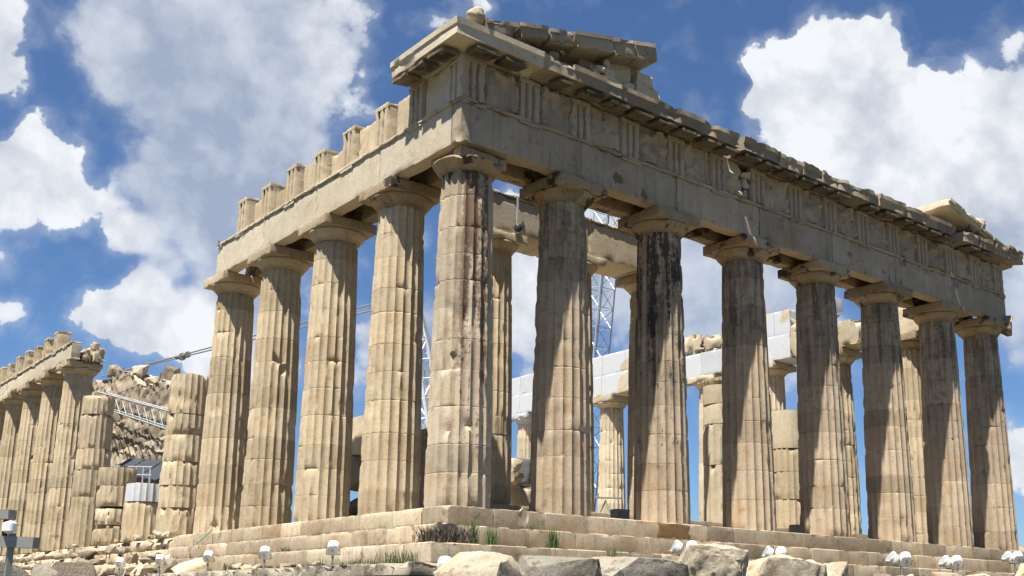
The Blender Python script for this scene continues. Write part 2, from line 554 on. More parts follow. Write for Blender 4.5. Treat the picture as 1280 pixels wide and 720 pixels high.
# ------------------------------------------------------------------ materials
def marble(name, light, mid, dark, patina=(0.42, 0.25, 0.11), pat=0.35, tone=0.22, streak=0.0, streak_col=(0.03, 0.027, 0.024),
           zlo=2.0, zhi=8.0, sthr=0.5, crust=0.0, crust_col=(0.025, 0.02, 0.016), cscale=1.3, cthr=0.56,
           soot=0.0, soot_lo=4.5, soot_hi=9.3, rust=0.0, rust_col=(0.10, 0.05, 0.026), rust_dir=None, bump=0.5, rough=0.85, vein=0.35, grime=0.0, grime_col=(0.21, 0.165, 0.12)):
    light, mid, dark, patina, grime_col = [tuple(c * 0.83 for c in q) for q in (light, mid, dark, patina, grime_col)]
    m = bpy.data.materials.new(name)
    m.use_nodes = True
    k = NT(m.node_tree)
    bs = k.n['Principled BSDF']
    co = k.new('ShaderNodeTexCoord').outputs['Object']
    inf = k.new('ShaderNodeObjectInfo').outputs['Random']
    rnd = k.new('ShaderNodeCombineXYZ')
    for i, s in enumerate((37.0, 53.0, 0.0)):
        k.l.new(k.math('MULTIPLY', inf, s), rnd.inputs[i])
    v = k.vmath('ADD', co, rnd.outputs[0])
    n1 = k.noise(v, 0.8, 6, 0.6)
    n2 = k.noise(v, 3.1, 6, 0.65)
    n3 = k.noise(v, 14.0, 5, 0.7)
    f = k.math('ADD', k.math('MULTIPLY', n1, 0.65), k.math('MULTIPLY', n2, 0.35))
    c = k.mix(k.remap(f, 0.36, 0.60), mid, light)
    c = k.mix(k.remap(n2, 0.52, 0.74, 0.0, 0.75), c, dark)
    # warm patina in patches
    pp = k.noise(k.vmath('ADD', v, (11.3, 4.1, 2.7)), 1.1, 5, 0.62)
    c = k.mix(k.remap(pp, 0.50, 0.72, 0.0, pat), c, patina)
    # tone of each stone
    at = k.new('ShaderNodeAttribute', attribute_name='tone').outputs['Fac']
    tn = k.remap(at, 0.0, 1.0, 1.0 - tone, 1.0 + tone * 0.55, 'LINEAR')
    # rain streaks run downwards
    mp = k.new('ShaderNodeMapping')
    mp.inputs['Scale'].default_value = (1.0, 1.0, 0.06)
    k.l.new(v, mp.inputs['Vector'])
    st = k.noise(mp.outputs[0], 4.2, 5, 0.62)
    if vein:
        st0 = k.noise(mp.outputs[0], 6.5, 4, 0.6)
        c = k.mix(k.remap(st0, 0.50, 0.72, 0.0, vein), c, dark)
    if grime:
        gg = k.noise(k.vmath('ADD', v, (3.3, 9.1, 5.7)), 0.55, 5, 0.6)
        c = k.mix(k.remap(k.math('ADD', k.math('MULTIPLY', gg, 0.6), k.math('MULTIPLY', n3, 0.4)), 0.36, 0.6, 0.25 * grime, grime), c, grime_col)
    if streak:
        sp = k.new('ShaderNodeSeparateXYZ')
        k.l.new(co, sp.inputs[0])
        h = k.remap(sp.outputs[2], zlo, zhi, -0.16, 0.015)
        a = k.math('ADD', k.math('ADD', k.math('MULTIPLY', st, 0.7), k.math('MULTIPLY', n2, 0.3)), h)
        a = k.math('ADD', a, k.math('MULTIPLY', k.math('SUBTRACT', inf, 0.5), 0.07))
        a = k.math('ADD', a, k.math('MULTIPLY', k.math('SUBTRACT', n1, 0.5), 0.35))
        ms = k.remap(a, sthr - 0.02, sthr + 0.14, 0.0, streak)
        c = k.mix(ms, c, streak_col)
    if soot:
        sq = k.new('ShaderNodeSeparateXYZ')
        k.l.new(co, sq.inputs[0])
        mq = k.new('ShaderNodeMapping')
        mq.inputs['Scale'].default_value = (1.0, 1.0, 0.09)
        k.l.new(k.vmath('ADD', v, (2.1, 6.3, 1.9)), mq.inputs['Vector'])
        a = k.math('ADD', k.math('MULTIPLY', k.noise(mq.outputs[0], 3.4, 6, 0.66), 0.62), k.math('MULTIPLY', k.noise(v, 6.5, 7, 0.78), 0.38))
        a = k.math('ADD', a, k.remap(sq.outputs[2], soot_lo, soot_hi, -0.14, 0.01))
        a = k.math('ADD', a, k.math('MULTIPLY', k.math('SUBTRACT', inf, 0.6), 0.05))
        a = k.math('ADD', a, k.math('MULTIPLY', k.math('SUBTRACT', k.noise(v, 0.7, 2, 0.5), 0.5), 0.22))
        c = k.mix(k.remap(a, 0.515, 0.555, 0.0, soot), c, (0.022, 0.018, 0.015))
    if rust:
        sr = k.noise(k.vmath('ADD', mp.outputs[0], (5.1, 7.7, 0.3)), 3.6, 6, 0.7)
        a = k.math('ADD', k.math('MULTIPLY', sr, 0.5), k.math('MULTIPLY', k.noise(v, 7.0, 7, 0.8), 0.5))
        sp_ = k.new('ShaderNodeSeparateXYZ')
        k.l.new(co, sp_.inputs[0])
        a = k.math('ADD', a, k.remap(sp_.outputs[2], 0.0, 8.0, -0.09, 0.035))
        ma = k.remap(a, 0.482, 0.512, 0.0, rust)
        if rust_dir:
            nv = k.vmath('NORMALIZE', k.vmath('MULTIPLY', co, (1.0, 1.0, 0.0)))
            ma = k.math('MULTIPLY', ma, k.remap(k.vmath('DOT_PRODUCT', nv, rust_dir, out=1), 0.72, 0.90))
        c = k.mix(ma, c, rust_col)
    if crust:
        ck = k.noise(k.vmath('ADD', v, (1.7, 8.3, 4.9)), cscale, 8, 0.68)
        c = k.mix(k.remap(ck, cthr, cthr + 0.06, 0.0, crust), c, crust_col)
    n4 = k.noise(v, 55.0, 3, 0.6)
    g = k.remap(k.math('ADD', k.math('MULTIPLY', n3, 0.6), k.math('MULTIPLY', n4, 0.4)), 0.28, 0.72, 0.70, 1.2, 'LINEAR')
    gm = k.math('MULTIPLY', g, tn)
    gc = k.new('ShaderNodeCombineColor')
    for i in range(3):
        k.l.new(gm, gc.inputs[i])
    c = k.mix(1.0, c, gc.outputs[0], 'MULTIPLY')
    k.l.new(c, bs.inputs['Base Color'])
    bs.inputs['Roughness'].default_value = rough
    bs.inputs['Specular IOR Level'].default_value = 0.25
    b1 = k.noise(v, 9.0, 8, 0.72)
    b2 = k.noise(v, 45.0, 4, 0.6)
    bh = k.math('ADD', k.math('MULTIPLY', b1, 0.75), k.math('MULTIPLY', b2, 0.25))
    bp = k.new('ShaderNodeBump')
    bp.inputs['Strength'].default_value = bump
    bp.inputs['Distance'].default_value = 0.022 if bump < 0.8 else 0.05
    k.l.new(bh, bp.inputs['Height'])
    k.l.new(bp.outputs[0], bs.inputs['Normal'])
    return m

def plain(name, col, rough=0.6, metal=0.0, var=0.15, scale=6.0, bump=0.0):
    m = bpy.data.materials.new(name)
    m.use_nodes = True
    k = NT(m.node_tree)
    bs = k.n['Principled BSDF']
    co = k.new('ShaderNodeTexCoord').outputs['Object']
    n = k.noise(co, scale, 5, 0.65)
    g = k.remap(n, 0.3, 0.7, 1 - var, 1 + var, 'LINEAR')
    gc = k.new('ShaderNodeCombineColor')
    for i in range(3):
        k.l.new(g, gc.inputs[i])
    c = k.mix(1.0, col, gc.outputs[0], 'MULTIPLY')
    k.l.new(c, bs.inputs['Base Color'])
    bs.inputs['Roughness'].default_value = rough
    bs.inputs['Metallic'].default_value = metal
    if bump:
        bp = k.new('ShaderNodeBump')
        bp.inputs['Strength'].default_value = bump
        bp.inputs['Distance'].default_value = 0.03
        k.l.new(k.noise(co, scale * 4, 6, 0.7), bp.inputs['Height'])
        k.l.new(bp.outputs[0], bs.inputs['Normal'])
    return m

W_L, W_M, W_D = (0.555, 0.455, 0.31), (0.48, 0.375, 0.24), (0.27, 0.205, 0.13)
M_FLANK = marble('sunny_marble', W_L, W_M, W_D, pat=0.4)
M_CORNER = marble('rusty_marble', (0.50, 0.42, 0.30), (0.44, 0.35, 0.235), W_D, pat=0.3, rust=0.0)
M_RUSTY = marble('rust_stained_marble', (0.50, 0.42, 0.31), (0.44, 0.35, 0.24), W_D, pat=0.3, soot=0.9, soot_lo=8.2, soot_hi=10.0, rust=0.85, rust_dir=(-0.17, -0.985, 0.0))
M_MUT = marble('dark_mutule_stone', (0.20, 0.165, 0.12), (0.15, 0.12, 0.085), (0.08, 0.065, 0.05), pat=0.35, crust=0.8, cthr=0.54, tone=0.2)  # darker base than the cornice blocks, with dense dark noise patches
M_STREAK = marble('streaked_marble', (0.49, 0.39, 0.275), (0.41, 0.315, 0.21), (0.21, 0.16, 0.11), pat=0.45, soot=0.5, streak=0.45, zlo=1.5, zhi=8.5, sthr=0.485,
                  streak_col=(0.055, 0.045, 0.036))
M_STREAK2 = marble('soot_streaked_marble', (0.48, 0.38, 0.27), (0.40, 0.305, 0.205), (0.19, 0.15, 0.105), pat=0.35, soot=0.85, soot_lo=0.5, soot_hi=7.6, streak=0.7, zlo=1.0, zhi=7.0, sthr=0.475,
                   streak_col=(0.032, 0.027, 0.023))
M_ENT = marble('grey_entablature_marble', (0.60, 0.50, 0.37), (0.51, 0.415, 0.295), (0.28, 0.215, 0.15), pat=0.5, grime=0.40, vein=0.55, crust=0.6, cthr=0.60, tone=0.2)
M_ENTF = marble('cream_entablature_marble', (0.60, 0.53, 0.40), (0.54, 0.46, 0.335), (0.36, 0.285, 0.19), pat=0.22, tone=0.15, vein=0.15)
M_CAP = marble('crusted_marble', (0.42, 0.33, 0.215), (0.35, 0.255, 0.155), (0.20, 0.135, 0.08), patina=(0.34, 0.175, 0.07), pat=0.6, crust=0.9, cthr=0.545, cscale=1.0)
M_CAPL = marble('pale_capital_marble', W_L, W_M, W_D, pat=0.45, crust=0.45, cthr=0.63)
M_STEP = marble('step_marble', (0.54, 0.45, 0.32), (0.46, 0.37, 0.255), (0.26, 0.20, 0.14), patina=(0.38, 0.23, 0.10), pat=0.65, crust=0.45, cthr=0.585, tone=0.38, vein=0.5)
M_PAVE = marble('darkened_paving', (0.26, 0.22, 0.165), (0.21, 0.175, 0.13), (0.13, 0.11, 0.085), pat=0.2)  # hidden marble floor, darkened so less light bounces onto the undersides
M_NEW = marble('new_white_marble', (0.53, 0.55, 0.57), (0.48, 0.50, 0.53), (0.50, 0.51, 0.50), pat=0.12, tone=0.16, vein=0.4, bump=0.15)
M_PALE = marble('pale_old_marble', (0.60, 0.52, 0.38), (0.53, 0.44, 0.30), (0.36, 0.28, 0.18), pat=0.35)
M_WALL = marble('rubble_wall_stone', (0.46, 0.39, 0.29), (0.38, 0.31, 0.22), (0.20, 0.16, 0.115), pat=0.3, tone=0.45, crust=0.4, cthr=0.6, vein=0.0)
M_ROCK = marble('pale_rock', (0.50, 0.43, 0.32), (0.42, 0.345, 0.24), (0.24, 0.19, 0.135), pat=0.45, crust=0.4, cthr=0.60, cscale=4.0, bump=0.9, tone=0.3, vein=0.0)
M_GREY = marble('grey_rock', (0.30, 0.27, 0.22), (0.235, 0.20, 0.155), (0.11, 0.095, 0.075), pat=0.2, crust=0.55, cthr=0.56, cscale=3.0, bump=1.0, vein=0.0)
M_BROWN = marble('brown_rock', (0.27, 0.22, 0.165), (0.21, 0.165, 0.12), (0.11, 0.09, 0.07), pat=0.15, crust=0.5, cthr=0.56, cscale=3.0, bump=1.0, vein=0.0)
M_POROS = marble('grey_foundation_stone', (0.34, 0.30, 0.23), (0.27, 0.235, 0.18), (0.13, 0.115, 0.095), pat=0.25, crust=0.6, cthr=0.55, cscale=1.6, tone=0.35, bump=0.9, vein=0.0)
M_GROUND = marble('darkened_ground', (0.10, 0.09, 0.055), (0.075, 0.07, 0.04), (0.045, 0.05, 0.025), pat=0.2, tone=0.0, vein=0.0)  # unseen pale rock ground, darkened to cut bounce light on the soffits
def patched(name):
    """old marble with neat inserts of new white marble"""
    m = marble(name, (0.60, 0.52, 0.38), (0.53, 0.44, 0.30), (0.36, 0.28, 0.18), pat=0.3, bump=0.3)
    k = NT(m.node_tree)
    bs = k.n['Principled BSDF']
    src = bs.inputs['Base Color'].links[0].from_socket
    co = k.new('ShaderNodeTexCoord').outputs['Object']
    inf = k.new('ShaderNodeObjectInfo').outputs['Random']
    cb = k.new('ShaderNodeCombineXYZ')
    for i in range(3):
        k.l.new(k.math('MULTIPLY', inf, 23.0 + 9 * i), cb.inputs[i])
    v = k.vmath('ADD', co, cb.outputs[0])
    n = k.noise(v, 0.45, 2, 0.4)
    k.l.new(k.mix(k.remap(n, 0.43, 0.445), src, (0.42, 0.44, 0.46)), bs.inputs['Base Color'])
    return m
M_PATCH = patched('patched_marble')
M_WHITE = plain('white_lamp_paint', (0.82, 0.82, 0.80), 0.35, var=0.06)
M_LGREY = plain('light_grey_metal', (0.44, 0.46, 0.48), 0.4, 0.2, var=0.1)
M_GMETAL = plain('dull_grey_metal', (0.24, 0.235, 0.215), 0.5, 0.3)
M_DARK = plain('dark_steel', (0.03, 0.032, 0.036), 0.5, 0.3)
M_CRANE = plain('pale_crane_paint', (0.66, 0.70, 0.74), 0.45, 0.0, var=0.08)
M_PANEL = plain('dark_panel_sheet', (0.022, 0.028, 0.04), 0.55, 0.0, var=0.3)
M_GRASS = plain('green_grass', (0.055, 0.10, 0.022), 0.7, var=0.4, scale=20)
M_DRY = plain('dry_twigs', (0.07, 0.055, 0.04), 0.9, var=0.4, scale=20)
M_GREENP = plain('green_pole_paint', (0.10, 0.19, 0.13), 0.5)
M_LENS = plain('lamp_glass', (0.25, 0.27, 0.28), 0.08, var=0.1)
# ------------------------------------------------------------------ the setting
def ground_h(x, y):
    dx = max(-x, 0, x - 31)
    dy = max(-y, 0, y - 70)
    d = math.hypot(dx, dy)
    t = min(max((d - 7.0) / 13.0, 0), 1)
    t = t * t * (3 - 2 * t)
    far = max(0, d - 40) * 0.01
    return -2.68 - 1.55 * t - min(far, 8)

def build_ground():
    a = np.concatenate([[-3000, -1200, -500, -220, -120], np.arange(-70, 131, 2.0), [180, 300, 600, 1300, 3000]])
    b = np.concatenate([[-3000, -1200, -500, -220, -120], np.arange(-70, 131, 2.0), [180, 300, 600, 1300, 3000]])
    V = []
    for x in a:
        for y in b:
            V.append((x, y, ground_h(x, y)))
    V = np.array(V)
    V[:, 2] += (fbm(V * np.array([1, 1, 0]), 0.35, 3, 5) - 0.5) * 0.25 - 0.06
    n = len(b)
    F = []
    for i in range(len(a) - 1):
        for j in range(n - 1):
            F.append((i * n + j, (i + 1) * n + j, (i + 1) * n + j + 1, i * n + j + 1))
    tag(obj('ground', Geo().add(V, F), M_GROUND), kind='structure')
build_ground()

# ---- the stepped platform
plat = empty('stepped_platform', (0, 0, -1.6), label='worn three-stepped marble platform that carries all the columns', cat='platform')
PO = (0, 0, 1.6)        # children are modelled in world coordinates
def jts(a, b, w, seed, var=0.25):
    r = random.Random(seed)
    out, p = [], a
    while True:
        p += w * r.uniform(1 - var, 1 + var)
        if p > b - 0.5:
            return out
        out.append(p)
ZT = [0.0, -0.55, -1.07, -1.60]
for k in range(3):
    o = -0.7 * k
    zt, zb = ZT[k] - (0.003 if k else 0), ZT[k + 1]
    gg = []
    if k == 0:
        gg = [((0, 0, 0.05), 0.16), ((0.95, 0.02, -0.1), 0.13), ((2.55, -0.02, -0.2), 0.22), ((2.6, 0, -0.02), 0.18)]
    if k == 1:
        gg = [((-0.75, -0.8, -0.75), 0.30), ((-0.35, -0.75, -0.8), 0.28)]
    g = grid_block(o, 30.88 - o, o, o + 1.25, zb, zt, chip=0.03, lip=0.022, edge=0.03, rough=0.006, seed=40 + k, joints={0: jts(o, 30.88 - o, 1.75, 3 + k)},
                   segs=(0.13, 0.3, 0.13), gouges=gg, jdepth=0.02)
    obj('step', g, M_STEP, plat, PO)
    g = grid_block(o, o + 1.25, o + 1.254, 19.4 - k * 1.2, zb, zt, chip=0.04, lip=0.022, edge=0.03, rough=0.008, seed=50 + k, joints={1: jts(o + 1.25, 19, 1.7, 13 + k)},
                   segs=(0.3, 0.13, 0.13), jdepth=0.025)
    obj('step', g, M_STEP, plat, PO)
    g = grid_block(o + 0.12, o + 1.25, 19.404 - k * 1.2, 69.5, zb, zt, chip=0.16, lip=0.03, edge=0.06, rough=0.03, seed=60 + k, joints={1: jts(20, 69, 1.3, 23 + k, 0.4)},
                   segs=(0.3, 0.22, 0.13), jdepth=0.12, thr=0.42, freq=1.2)
    obj('step', g, M_STEP, plat, PO)
obj('paving', grid_block(1.258, 29.6, 1.258, 69.0, -1.5, -0.002, seg=2.0, chip=0.01, seed=5), M_PAVE, plat, PO)
obj('cella_step', grid_block(4.2, 26.7, 4.6, 60.0, 0.003, 0.35, chip=0.05, seed=6, segs=(0.5, 1.0, 0.12), joints={0: jts(4.2, 26.7, 1.6, 8)}), M_STEP, plat, PO)
obj('cella_step', grid_block(4.55, 26.3, 4.98, 59.6, 0.353, 0.70, chip=0.05, seed=7, segs=(0.5, 1.0, 0.12), joints={0: jts(4.5, 26.3, 1.6, 9)}), M_STEP, plat, PO)

M_STAIN = marble('brown_stained_marble', (0.30, 0.185, 0.09), (0.25, 0.145, 0.065), (0.16, 0.09, 0.045), pat=0.5)
obj('stained_block', grid_block(7.75, 9.25, -0.006, 0.3, -0.50, -0.03, seg=0.12, chip=0.03, rough=0.004, seed=44), M_STAIN, plat, PO)
fw = empty('foundation_wall', (-2.5, 0, -2.7), label='rough grey foundation wall of stacked blocks below the marble steps', cat='wall')
FO = (2.5, 0, 2.7)
obj('wall_course', grid_block(-2.5, -0.6, -2.3, 46, -2.9, -1.62, chip=0.12, rough=0.04, seed=71, joints={1: jts(-2.3, 46, 1.15, 31), 2: [-2.22, -1.93]},
                              segs=(0.3, 0.16, 0.12), jdepth=0.09, thr=0.44), M_POROS, fw, FO)
obj('wall_course', grid_block(-0.59, 31.8, -2.25, -0.6, -2.9, -1.625, chip=0.12, rough=0.04, seed=72, joints={0: jts(-0.6, 31.8, 1.3, 33), 2: [-2.05]},
                              segs=(0.16, 0.3, 0.12), jdepth=0.08, thr=0.45), M_POROS, fw, FO)

# ------------------------------------------------------------------ columns
def rf(z, R0, R1, H):
    t = z / H
    return R0 + (R1 - R0) * t + 0.018 * math.sin(PI * min(max(t, 0), 1))

def drum_joints(H, seed, n=11):
    r = random.Random(seed)
    hs = [r.uniform(0.8, 1.2) for _ in range(n)]
    s = sum(hs)
    out, p = [], 0
    for h in hs[:-1]:
        p += h / s * H
        out.append(p)
    return out

def column(parent, loc, seed, mat, capmat, R0=0.93, R1=0.745, H=9.72, neck=9.70, top=10.43, dmg=1.0, gouges=(), capg=(), abg=(), abm=None, capchip=0.03,
           aw=1.01, name='column', flutes=20, abox=None):
    c = empty(name, loc, parent)
    rng = random.Random(seed)
    gg = list(gouges)
    for _ in range(5):
        t, z = rng.uniform(0, 2 * PI), rng.uniform(0.5, H - 1)
        r = rf(z, R0, R1, H)
        gg.append(((r * 1.08 * math.cos(t), r * 1.08 * math.sin(t), z), rng.uniform(0.10, 0.2)))
    obj('shaft', shaft(0.002, neck, lambda z: rf(z, R0, R1, H), seed, dmg, drum_joints(H, seed), flutes=flutes, gouges=gg), mat, c, sharp=33)
    k = R1 / 0.745
    h = top - neck
    pr = [(0.70 * k, neck + 0.001), (0.755 * k, neck + 0.01), (0.755 * k, neck + 0.03), (0.775 * k, neck + 0.035), (0.775 * k, neck + 0.055), (0.80 * k, neck + 0.06), (0.80 * k, neck + 0.08),
          (0.845 * k, neck + 0.13), (0.90 * k, neck + 0.19), (0.955 * k, neck + 0.25), (0.99 * k, neck + 0.30), (1.0 * k, neck + 0.335), (0.985 * k, neck + 0.365), (0.94 * k, neck + 0.372)]
    pr = [(r, neck + (z - neck) * h / 0.73) for r, z in pr]
    obj('echinus', lathe(pr, 56, seed, 0.006, capchip * 1.3, 2.6, capg), capmat, c, sharp=50)
    az = pr[-1][1] + 0.002
    ab = abox or (-aw, aw, -aw, aw)
    obj('abacus', grid_block(*ab, az, top, seg=0.11, chip=capchip, rough=0.008, seed=seed + 5, gouges=abg, thr=0.53, freq=2.6), abm or capmat, c)
    return c

FX = [1.0, 4.69, 8.986, 13.282, 17.578, 21.874, 26.19, 29.88]
FY = [1.0, 4.69] + [4.69 + 4.292 * k for k in range(1, 15)] + [68.5]

temple = empty('temple_corner', (0, 0, 0), label='ruined temple corner of tall fluted marble columns under a heavy carved entablature', cat='temple')
column(temple, (FX[0], 1, 0), 101, M_RUSTY, M_CAP, R0=0.945, R1=0.765, dmg=1.1,
       gouges=[((-0.72, -0.62, 4.05), 0.24), ((-0.62, -0.62, 3.85), 0.14)],
       abox=(-0.66, 1.0, -0.6, 1.0), capg=[((-0.85, -0.85, 10.15), 0.3), ((0.5, -1.0, 10.1), 0.3)], capchip=0.06)
fm = [M_STREAK, M_STREAK2, M_STREAK, M_STREAK, M_STREAK, M_STREAK, M_STREAK]
for i in range(1, 8):
    r = random.Random(i)
    cg = [((r.uniform(-0.8, 0.8), -1.05, 10.05), r.uniform(0.25, 0.42))]
    ag = [((1.1 * r.choice((-1, 1)), -1.1, 10.2), r.uniform(0.12, 0.3))]
    if i == 1:
        cg = [((-0.35, -1.0, 10.0), 0.42), ((-0.75, -0.8, 9.9), 0.25)]
    if i == 7:
        ag += [((1.1, -0.9, 10.3), 0.55)]
    column(temple, (FX[i], 1, 0), 101 + i, fm[i - 1], M_CAP, gouges=(), capg=cg, abg=ag, capchip=0.028)
fgo = {2: [((-0.75, -0.6, 6.9), 0.2)], 3: [((-0.40, -0.90, 6.1), 0.3), ((-0.1, -0.95, 5.75), 0.25)], 1: [((-0.75, -0.65, 4.75), 0.2), ((-0.5, -0.85, 2.0), 0.16)],
       4: [((-0.5, -0.85, 0.3), 0.25)]}
for i in range(1, 5):
    column(temple, (1, FY[i], 0), 120 + i, M_FLANK, M_CAPL if i > 1 else M_CAP, gouges=fgo.get(i, ()), capchip=0.02)
column(temple, (29.88, FY[1], 0), 131, M_FLANK, M_CAP, dmg=1.5)

# ---- architrave
A0, A1 = 10.434, 11.78
def arch_block(parent, a0, a1, face, axis, mat, seed, sgn=1, lower=A0, gouges=(), reg=(), depth=0.5, taenia=True, chip=0.04, zt=A1):
    """a slab along x (axis 0) or y (axis 1) with its outer face at `face`; sgn +1: the stone lies on the + side of the face"""
    g = Geo()
    def box(u0, u1, d0, d1, z0, z1, **kw):
        lo, hi = sorted((face + sgn * d0, face + sgn * d1))
        if axis == 0:
            grid_block(u0, u1, lo, hi, z0, z1, g=g, **kw)
        else:
            grid_block(lo, hi, u0, u1, z0, z1, g=g, **kw)
    sg = (0.16, 0.2, 0.13) if axis == 0 else (0.2, 0.16, 0.13)
    tz = zt - 0.105 if taenia else zt
    box(a0 + 0.004, a1 - 0.004, 0, depth, lower, tz, chip=chip, rough=0.012, seed=seed, segs=sg, gouges=gouges, tone=random.Random(seed).random())
    if taenia:
        st = (0.1, 0.2, 0.05) if axis == 0 else (0.2, 0.1, 0.05)
        box(a0 + 0.004, a1 - 0.004, -0.065, depth - 0.01, tz + 0.002, zt, chip=0.03, rough=0.006, seed=seed + 1, segs=st, freq=5, gouges=gouges, tone=random.Random(seed).random())
        for u in reg:
            if a0 < u < a1:
                box(max(u - 0.42, a0 + 0.01), min(u + 0.42, a1 - 0.01), -0.06, -0.003, tz - 0.085, tz - 0.002, chip=0.03, seed=seed + int(u * 10), seg=0.09, tone=0.5)
                for q in range(6):
                    uu = u - 0.35 + q * 0.14
                    if a0 + 0.05 < uu < a1 - 0.05 and random.Random(seed + q).random() > 0.25:
                        box(uu - 0.03, uu + 0.03, -0.055, -0.006, tz - 0.12, tz - 0.087, chip=0.01, seed=seed + q, seg=0.06, tone=0.5)
    return obj('architrave_block', g, mat, parent)

TX = [0.545, 2.62] + [4.69 + 2.148 * k for k in range(0, 10)] + [26.19, 28.26, 30.335]
TX = sorted(set(round(t, 3) for t in TX))
TX = [t for i, t in enumerate(TX) if i == 0 or t - TX[i - 1] > 1.0]
TY = [0.545, 2.62] + [4.69 + 2.146 * k for k in range(0, 30)]
ax_ = [0.12] + FX[1:7] + [30.76]
for i in range(7):
    gg = []
    if i == 0:
        gg = [((0.0, 0.0, 10.62), 0.36), ((0.5, -0.05, 10.40), 0.25), ((0.75, 0.02, 11.5), 0.16), ((0.8, 0.0, 11.8), 0.2)]
    if i == 2:
        gg = [((9.6, 0.06, 11.2), 0.09)]
    if i == 3:
        gg = [((13.75, 0.05, 10.4), 0.3)]
    if i == 6:
        gg = [((30.8, 0.1, 10.4), 0.3)]
    arch_block(temple, ax_[i], ax_[i + 1], 0.12, 0, M_ENT, 200 + i, gouges=gg, reg=TX, depth=0.50)
    if i in (1, 3, 5):
        pass
    arch_block(temple, max(ax_[i], 0.7), min(ax_[i + 1], 30.1), 0.80, 0, M_CAP, 220 + i, lower=A0 + 0.95, taenia=False, depth=0.42)
    arch_block(temple, max(ax_[i], 0.7), min(ax_[i + 1], 30.1), 1.38, 0, M_CAP, 240 + i, taenia=False, depth=0.5)
ay_ = [1.892] + FY[1:4] + [17.75]
for i in range(4):
    gg = [((0.1, 17.9, 11.7), 0.5)] if i == 3 else ([((0.05, 1.9, 11.75), 0.12)] if i == 0 else [])
    arch_block(temple, 0.628 if i == 0 else ay_[i], ay_[i + 1], 0.12, 1, M_ENTF, 260 + i, gouges=gg, reg=TY, depth=0.5)
    arch_block(temple, max(ay_[i], 1.9), ay_[i + 1], 0.80, 1, M_CAP, 270 + i, lower=A0 + 0.95, taenia=False, depth=0.42)
    arch_block(temple, max(ay_[i], 1.9), ay_[i + 1], 1.38, 1, M_CAP, 280 + i, taenia=False, depth=0.5)
# the return on the far flank, over the second column there
arch_block(temple, 1.892, 5.6, 29.0, 1, M_PALE, 291, taenia=False, depth=1.76, chip=0.12)

# ---- frieze
F0, F1 = 11.783, 13.118
def triglyph_geo(depth, seed, chip=0.02, h=F1 - F0):
    P = [(-0.4225, -0.11), (-0.365, 0), (-0.205, 0), (-0.14, -0.15), (-0.075, 0), (0.075, 0), (0.14, -0.15), (0.205, 0), (0.365, 0), (0.4225, -0.11),
         (0.4225, -depth), (-0.4225, -depth)]
    g = Geo()
    extrude(P, 0, h - 0.17, 0.11, lambda a, u, v: (u, -v, a), chip, 5.0, seed, g, 0.5)
    grid_block(-0.424, 0.424, -0.004, depth, h - 0.168, h, seg=0.09, chip=chip * 1.5, seed=seed + 1, g=g, tone=0.5)
    return g
def triglyph(parent, x, y, flank, mat, seed, depth=0.3, chip=0.02, h=F1 - F0, hole_shade=False):
    g = triglyph_geo(depth, seed, chip, h)
    if hole_shade:  # holes are not cut: dark raised patches stand in for their shade
        for u in (-0.2, 0.12):
            grid_block(u, u + 0.075, -0.016, 0.02, h - 0.26, h - 0.14, seg=0.1, chip=0.003, g=g, mi=1, tone=0.5)
    if flank:
        g.xf(Matrix.Rotation(-PI / 2, 4, 'Z'))
    o = obj('triglyph', g, [mat, M_DARK], parent, (x, y, F0))
    fix_normals(o)
    return o
for i, x in enumerate(TX):
    triglyph(temple, x, 0.10, False, M_ENT, 300 + i, chip=0.02)
for i in range(len(TX) - 1):
    a, b = TX[i] + 0.4265, TX[i + 1] - 0.4265
    gg = []
    if 11 < TX[i] < 12:
        b -= 0.42
        gg = [((b, 0.2, 12.6), 0.2), ((b, 0.2, 12.0), 0.16), ((b, 0.2, 13.1), 0.2)]
    g = grid_block(a, b, 0.21, 0.5, F0, F1, seg=0.075, chip=0.04, rough=0.02, seed=330 + i, relief=(1, -1, 0.19, 2.9), gouges=gg)
    obj('metope', g, M_ENT, temple)
    if gg:
        for q in range(3):
            obj('metope_fragment', boulder(0.38, 0.4, 0.42, 350 + q, amp=0.08, sub=2), M_PALE, temple, (b + 0.2, 0.32, F0 + 0.24 + q * 0.42))
obj('frieze_backing', grid_block(0.5, 30.4, 0.55, 1.75, F0, F1, chip=0.03, seed=360, segs=(0.5, 0.5, 0.4), joints={0: jts(0.5, 30, 2.1, 41)}), M_ENT, temple)
